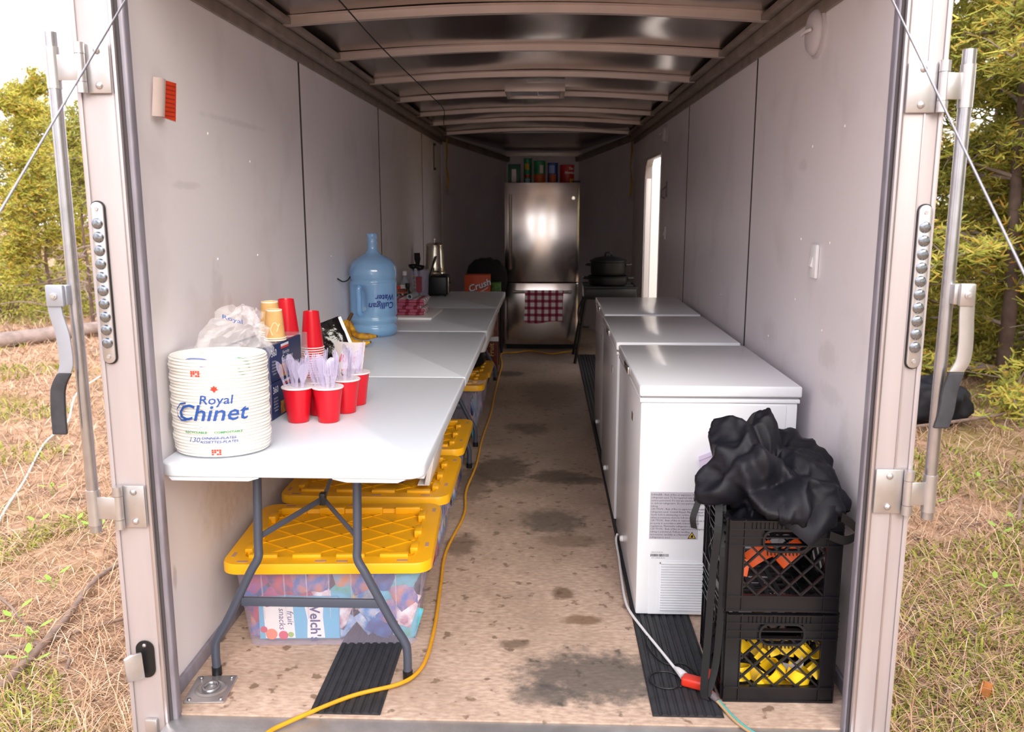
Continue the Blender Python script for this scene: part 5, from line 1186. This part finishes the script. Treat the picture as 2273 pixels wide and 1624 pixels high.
def scatter_grass(n, lo, hi, wd, flat, seed, patch):
    rnd = random.Random(seed); m = MB(); k = 0
    while k < n:
        s = rnd.choice((-1, 1)); d = 2.6+rnd.random()**1.7*15
        ang = rnd.uniform(.40, .74); y = -2.267+d*math.cos(ang)*1.0; x = .08+s*d*math.sin(ang)
        if abs(x) < 1.25 and y < 9: continue
        if patch is not None and noise.noise((x*.9, y*.9, patch)) < .08: continue
        k += 1
        z = gz(x, y); L = rnd.uniform(lo, hi)*(1+.04*d); a = rnd.uniform(0, 2*PI); el = rnd.uniform(*flat)
        dx, dy, dz = math.cos(a)*math.cos(el), math.sin(a)*math.cos(el), math.sin(el)
        px, py = -math.sin(a)*wd*(1+.12*d), math.cos(a)*wd*(1+.12*d); c = rnd.uniform(-.03,.03)
        m.add([(x-px,y-py,z),(x+px,y+py,z),(x+dx*L*.55+px*.8+c,y+dy*L*.55+py*.8,z+dz*L*.62+.006),(x+dx*L*.55-px*.8+c,y+dy*L*.55-py*.8,z+dz*L*.62+.006),(x+dx*L+c*2,y+dy*L,z+dz*L*.8+.003)], [(0,1,2,3),(3,2,4)])
    return m
def quick(name, m, material):       # large leaf meshes need no normal repair
    me = bpy.data.meshes.new(name); me.from_pydata(m.v, [], m.f); me.materials.append(material)
    o = bpy.data.objects.new(name, me); C.objects.link(o); return o
tag(quick('dry_grass', scatter_grass(52000, .05, .20, .0016, (.02,.7), 5, None), M_STRAW), 'dry straw-coloured grass matted over the forest floor', 'grass', kind='stuff')
tag(quick('moss_tufts', scatter_grass(24000, .02, .08, .0035, (.4,1.4), 6, 2.2), M_GREEN), 'yellow-green moss and grass tufts in patches', 'moss', kind='stuff')
# broad green seedlings
M_SPR = mat('seedling_leaf', '#84a238', .6)
spots = [(-2.75,2.60),(-2.55,2.45),(-2.95,2.55),(-2.35,1.35),(-2.40,1.75),(-2.15,1.15),(-3.3,3.3),(-2.05,.95),(2.75,2.65),(2.95,2.85),(2.6,3.2),(3.1,3.6),(2.35,1.9),(2.9,2.2)]
for i, (x, y) in enumerate(spots):
    t = thing('seedling', 'small bright green seedling on the ground %s of the trailer' % ('left' if x < 0 else 'right'), 'seedling', (x, y, gz(x, y)-.002), i*1.1, 'seedlings %s of the trailer' % ('left' if x < 0 else 'right'))
    for k in range(4):
        a = k*1.6+.3*i; h = .05+.02*((i+k) % 3)
        c = Vector((math.cos(a)*.03, math.sin(a)*.03, h)); d = Vector((math.cos(a), math.sin(a), .35)); n = Vector((-math.sin(a), math.cos(a), 0))
        m = MB().add([c-d*.0, c+d*.02+n*.014, c+d*.045+n*.010, c+d*.06, c+d*.045-n*.010, c+d*.02-n*.014], [(0,1,2,3,4,5)])
        m.tube([(0,0,0), tuple(c*.6+Vector((0,0,.01))), tuple(c+d*.004)], .0016, 4)
        obj('leaf', m, M_SPR, t)
# sticks and log
M_BARK = mat('weathered_wood', '#9c8a84', .9, var=.35, vs=9, bump=.6, bs=30); M_STICK = mat('dead_twig', '#8a7468', .9, var=.3, vs=20)
tag(obj('fallen_log', MB().tube(smooth_path([(-9.2,6.6,gz(-9.2,6.6)+.12),(-8.2,7.6,gz(-8.2,7.6)+.11),(-7.0,8.7,gz(-7,8.7)+.10),(-6.2,9.9,gz(-6.2,9.9)+.12),(-5.4,11.2,gz(-5.4,11.2)+.10)], 6), [.125-.002*i for i in range(25)], 12), M_BARK, smooth='auto'), 'weathered grey log lying on the ground left of the trailer', 'log')
rnd = random.Random(9)
def stick(pts, r, lab, grp=None):
    P = smooth_path([(x, y, gz(x, y)+h) for x, y, h in pts], 4); n = len(P)
    return tag(obj('stick', MB().tube(P, [r*(1-.6*i/n) for i in range(n)], 6), M_STICK, smooth=True), lab, 'stick', grp)
stick([(-2.05,.75,.03),(-2.1,1.3,.04),(-2.2,1.8,.05),(-2.15,2.2,.03)], .022, 'thick forked dead branch on the ground beside the left post')
stick([(-2.4,.95,.02),(-2.1,1.15,.03),(-1.75,1.45,.03)], .016, 'short dead branch crossing near the left post')
stick([(-3.3,2.0,.02),(-2.6,1.6,.06),(-2.0,1.0,.03)], .010, 'thin dead branch lying aslant left of the trailer')
stick([(3.0,2.9,.03),(3.3,3.4,.05),(3.8,3.8,.04)], .014, 'dead branch on the ground right of the trailer')
stick([(3.2,5.0,.05),(4.0,5.2,.10),(4.6,5.7,.05)], .020, 'long grey branch near the black bag outside')
for i in range(26):
    s = rnd.choice((-1,1)); d = rnd.uniform(3.4, 9); an = rnd.uniform(.42,.66); x = .08+s*d*math.sin(an); y = -2.267+d*math.cos(an)
    if abs(x) < 1.35: continue
    a = rnd.uniform(0, PI); L = rnd.uniform(.2,.6)
    stick([(x,y,.015),(x+.5*L*math.cos(a),y+.5*L*math.sin(a),.03+.02*rnd.random()),(x+L*math.cos(a+.3),y+L*math.sin(a+.3),.02)], rnd.uniform(.004,.009), 'thin dead twig on the ground %s of the trailer' % ('left' if s < 0 else 'right'), 'twigs on the ground %s of the trailer' % ('left' if s < 0 else 'right'))
t = thing('wood_chunk', 'small orange-brown stump of wood at the lower right', 'wood chunk', (1.83, .92, gz(1.83,.92)))
obj('chunk', MB().tube([(0,0,0),(0,.01,.04),(.01,.015,.065)], [.022,.026,.020], 9), mat('orange_wood', '#b9743c', .8, var=.3, vs=30), t, smooth='auto')
# thin rope outside
tag(obj('guy_rope', MB().tube(smooth_path([(-2.9,1.9,gz(-2.9,1.9)+.02),(-3.34,2.79,gz(-3.34,2.79)+.03),(-3.62,3.5,gz(-3.6,3.5)+.03),(-3.98,4.38,gz(-3.98,4.38)+.03),(-4.07,4.89,gz(-4.07,4.89)+.05),(-4.39,5.64,gz(-4.4,5.64)+.12),(-4.6,6.5,gz(-4.6,6.5)+.1)], 6), .008, 6), mat('pale_rope', '#bcd2cf', .7), smooth=True), 'pale green rope trailing over the ground on the left', 'rope')
# black bag outside
t = thing('outdoor_bag', 'black bag lying on the ground outside beyond the right post', 'bag', (3.45, 5.35, gz(3.45,5.35)))
obj('fabric', blob((0,0,.19), (.34,.24,.22), 8.1, .22, 40, 22), M_CLOTH, t, smooth=True)
obj('pale_patch', blob((-.24,-.16,.20), (.10,.08,.15), 2.1, .3, 20, 12), mat('grey_nylon', '#55535a', .7), t, smooth=True)

# ---------------------------------------------------------------- trees
M_TRUNK = mat('pine_bark', '#6e5a50', .95, var=.4, vs=6, bump=.7, bs=18); M_BRANCH = mat('grey_branch', '#97857a', .95, var=.2, vs=8)
M_NEED = mat('pine_needles', '#9fa436', .75, island=['#a9a93a','#87913a','#c2b54a','#6f7c30','#d0b955','#9a9a35','#c98f3a'])
M_NEEDD = mat('dull_needles', '#7f8434', .8, island=['#7d8436','#99963c','#64702c','#b0a148','#8d8a38'])
M_SHRUB = mat('shrub_leaves', '#8a8f34', .8, island=['#8a8f34','#a8a342','#6c762c','#b7a94f','#94803c'])
def tree_mesh(seed, h, spread, ntuft, low, bare):
    rnd = random.Random(seed); trunk, br, nd = MB(), MB(), MB()
    P = [(0,0,-.15)]; x = y = 0
    for i in range(1, 8):
        x += rnd.uniform(-.06,.06); y += rnd.uniform(-.06,.06); P.append((x, y, h*i/7))
    SP = smooth_path(P, 3); n = len(SP); trunk.tube(SP, [.062*h/6*(1-.92*i/n) for i in range(n)], 8)
    tips = []
    nb = int(16+h*6)
    for i in range(nb):
        f = low+(1-low)*(i+rnd.random())/nb; q = SP[min(n-1, int(f*n))]; a = rnd.uniform(0, 2*PI); L = spread*(1-.62*(f-low)/(1-low))*rnd.uniform(.6,1.1)
        e = q+Vector((math.cos(a)*L, math.sin(a)*L, L*rnd.uniform(-.1,.45))); mid = q*.5+e*.5+Vector((rnd.uniform(-.12,.12), rnd.uniform(-.12,.12), rnd.uniform(-.05,.12)))
        B = smooth_path([q, mid, e], 4); br.tube(B, [.022*(1-.8*k/len(B))*(.6+.08*h) for k in range(len(B))], 5)
        if f > bare:
            for k in range(2, len(B)): tips.append((B[k], L))
        for s in range(4):
            b0 = B[rnd.randrange(2, len(B))]; e2 = b0+Vector((rnd.uniform(-1,1), rnd.uniform(-1,1), rnd.uniform(-.3,.6)))*L*.38
            br.tube([b0, b0*.5+e2*.5+Vector((0,0,.03)), e2], [.009,.006,.003], 4)
            if f > bare: tips += [(b0*.5+e2*.5, L), (e2, L)]
    for k in range(ntuft):
        c, L = rnd.choice(tips); c = c+Vector((rnd.gauss(0,.10), rnd.gauss(0,.10), rnd.gauss(0,.08)))
        for j in range(6):
            d = Vector((rnd.uniform(-1,1), rnd.uniform(-1,1), rnd.uniform(-.4,1))).normalized()*rnd.uniform(.06,.11); s = d.orthogonal().normalized()*.009
            nd.add([c-s, c+s, c+d+s*.6, c+d-s*.6], [(0,1,2,3)])
    return trunk, br, nd
TV = []
for i, (h, sp, nt_, low, bare, mn) in enumerate(((4.2,1.25,4200,.10,.22,M_NEED),(7.5,2.1,11000,.03,.03,M_NEED),(6.5,1.8,8000,.04,.05,M_NEEDD),(3.6,1.0,900,.08,.55,M_NEEDD))):
    tr, br, nd = tree_mesh(40+i, h, sp, nt_, low, bare); TV.append((tr, br, nd, mn))
TM = []
for i, (tr, br, nd, mn) in enumerate(TV):
    a = quick('trunk', tr, M_TRUNK); b = quick('branches', br, M_BRANCH); c = quick('needles', nd, mn); a.data.shade_smooth(); TM.append([q.data for q in (a, b, c)])
    for q in (a, b, c): bpy.data.objects.remove(q)
def tree(v, x, y, s, rz, lab, grp=None):
    t = thing('pine_tree', lab, 'tree', (x, y, gz(x, y)), rz, grp); t.scale = (s, s, s)
    for nm, me, kd in zip(('trunk','branches','needles'), TM[v], (None,None,'stuff')):
        o = bpy.data.objects.new(nm, me); C.objects.link(o); o.parent = t
        if kd: o['kind'] = kd
    return t
tree(0, -7.6, 10.9, .78, .3, 'low yellow-green pine just behind the fallen log')
tree(3, -8.9, 11.6, .95, 1.3, 'sparse grey-branched young pine left of the low green pine')
tree(3, -6.6, 10.2, .8, 2.2, 'sparse young pine close to the left post')
tree(0, -9.6, 14.0, .95, 2.9, 'bushy yellow-green pine behind the grey-branched one, far left')
tree(3, -7.8, 13.2, .95, .6, 'bare grey young pine further back on the left')
tree(1, 4.9, 6.9, 1.0, .4, 'tall yellow-green pine nearest the right post')
tree(1, 6.3, 8.4, 1.0, 2.1, 'tall yellow-green pine at the right edge of view')
tree(2, 6.6, 10.8, 1.1, 3.3, 'dull green pine behind the tall right-hand pines')
tree(2, 4.4, 9.6, 1.0, 5.0, 'dull green pine half hidden by the right post')
tree(2, 3.6, 7.4, .9, 3.9, 'dull green pine close behind the right rear post')
tree(1, 7.2, 7.4, 1.0, 4.4, 'leaning yellow-green pine at the far right edge')
tree(0, 5.6, 6.6, 1.0, 2.7, 'bushy low pine in front of the tall right-hand pines')
tree(1, 8.6, 11.5, 1.1, 1.2, 'tall pine in the second row on the right')
tree(3, 5.4, 7.9, 1.1, 1.9, 'sparse grey-branched pine among the tall right-hand pines')
rnd = random.Random(77)
far = []
for i in range(44):
    s = -1 if i % 2 else 1; y = rnd.uniform(18, 36); x = s*(y+2.3)*rnd.uniform(.22,.95)
    if any((x-a)**2+(y-b)**2 < 9 for a, b in far): continue
    far.append((x, y))
    if s < 0: v, sc = rnd.choice((0,3,0)), rnd.uniform(.7,.9)+.012*(y-15)
    else: v, sc = rnd.choice((1,2)), rnd.uniform(.9,1.3)
    tree(v, x, y, sc, rnd.uniform(0,6.28), 'pine standing deep in the forest %s of the trailer' % ('left' if s < 0 else 'right'), 'far pines %s of the trailer' % ('left' if s < 0 else 'right'))
for v, x, y, s in ((1,5.6,-.6,1.0),(1,6.6,-3.4,1.1),(2,6.9,1.6,1.0),(2,5.3,-5.2,1.0),(1,8.2,-1.5,1.1),(2,8.8,3.2,1.1),(1,8.0,-6.5,1.1)):  # pines added out of view to keep sun and sky off the right-hand ground
    tree(v, x, y, s, x*1.7, 'unseen pine added right of the clearing for shade', 'unseen shade pines right of the clearing')
for v, x, y, s in ((0,-12.5,9.5,.9),(0,-14.5,12.5,1.0),(3,-13.0,7.0,1.0),(0,-16.0,8.5,1.1),(0,-17.5,12.0,1.2),(3,-15.5,15.5,1.1),(0,-13.5,3.5,1.0),(2,-16.5,1.0,.9)):
    tree(v, x, y, s, x*1.3, 'pine along the left side of the clearing', 'pines along the left of the clearing')
for i in range(22):       # the clearing's other side, behind the viewer
    an = PI+(i-10.5)*.13+rnd.uniform(-.05,.05); d = rnd.uniform(13, 22); x, y = d*math.sin(an), d*math.cos(an)-2
    tree(rnd.choice((1,2,0)), x, y, rnd.uniform(.9,1.3), rnd.uniform(0,6.28), 'pine across the clearing facing the open trailer', 'pines across the clearing')
# low shrubs
def shrub_mesh(seed):
    rnd = random.Random(seed); lf = MB()
    for k in range(1500):
        a, r = rnd.uniform(0, 2*PI), rnd.random()**.5; c = Vector((r*math.cos(a)*.55, r*math.sin(a)*.55, rnd.random()*.42*(1-.5*r)+.02))
        d = Vector((rnd.uniform(-1,1), rnd.uniform(-1,1), rnd.uniform(-.2,1))).normalized()*rnd.uniform(.03,.07); s = d.orthogonal().normalized()*.012
        lf.add([c-s*.4, c+d*.5-s, c+d, c+d*.5+s], [(0,1,2,3)])
    st = MB()
    for k in range(14):
        a = rnd.uniform(0, 2*PI); st.tube([(0,0,-.03),(math.cos(a)*.2,math.sin(a)*.2,.16),(math.cos(a)*.42,math.sin(a)*.42,.30)], [.008,.005,.003], 4)
    a = quick('foliage', lf, M_SHRUB); b = quick('stems', st, M_STICK); r = (a.data, b.data); bpy.data.objects.remove(a); bpy.data.objects.remove(b); return r
SH = [shrub_mesh(1), shrub_mesh(2)]
for i, (x, y, s) in enumerate(((-9.2,12.2,1.5),(-10.6,13.4,1.8),(-8.0,11.9,1.2),(-11.5,15.2,2.0),(-9.4,15.0,1.6),(-7.1,12.6,1.3),(-12.6,17.0,2.0),(-8.6,13.6,1.9),(-10.2,14.8,2.2),(-7.6,14.2,1.8),(5.6,9.2,1.6),(6.8,9.9,1.7),(4.9,7.6,1.3),(6.0,8.2,1.5),(7.0,8.8,1.5),(7.6,12.6,1.6),(5.2,11.8,1.5),(8.9,13.0,1.7),(-6.2,11.4,1.1),(4.4,8.0,1.0))):
    sd_ = 'left' if x < 0 else 'right'
    t = thing('shrub', 'low leafy shrub at the forest edge %s of the trailer' % sd_, 'shrub', (x, y, gz(x, y)), i*.9, 'low shrubs %s of the trailer' % sd_); t.scale = (s, s, s)
    for nm, me, kd in zip(('foliage','stems'), SH[i % 2], ('stuff',None)):
        o = bpy.data.objects.new(nm, me); C.objects.link(o); o.parent = t
        if kd: o['kind'] = kd
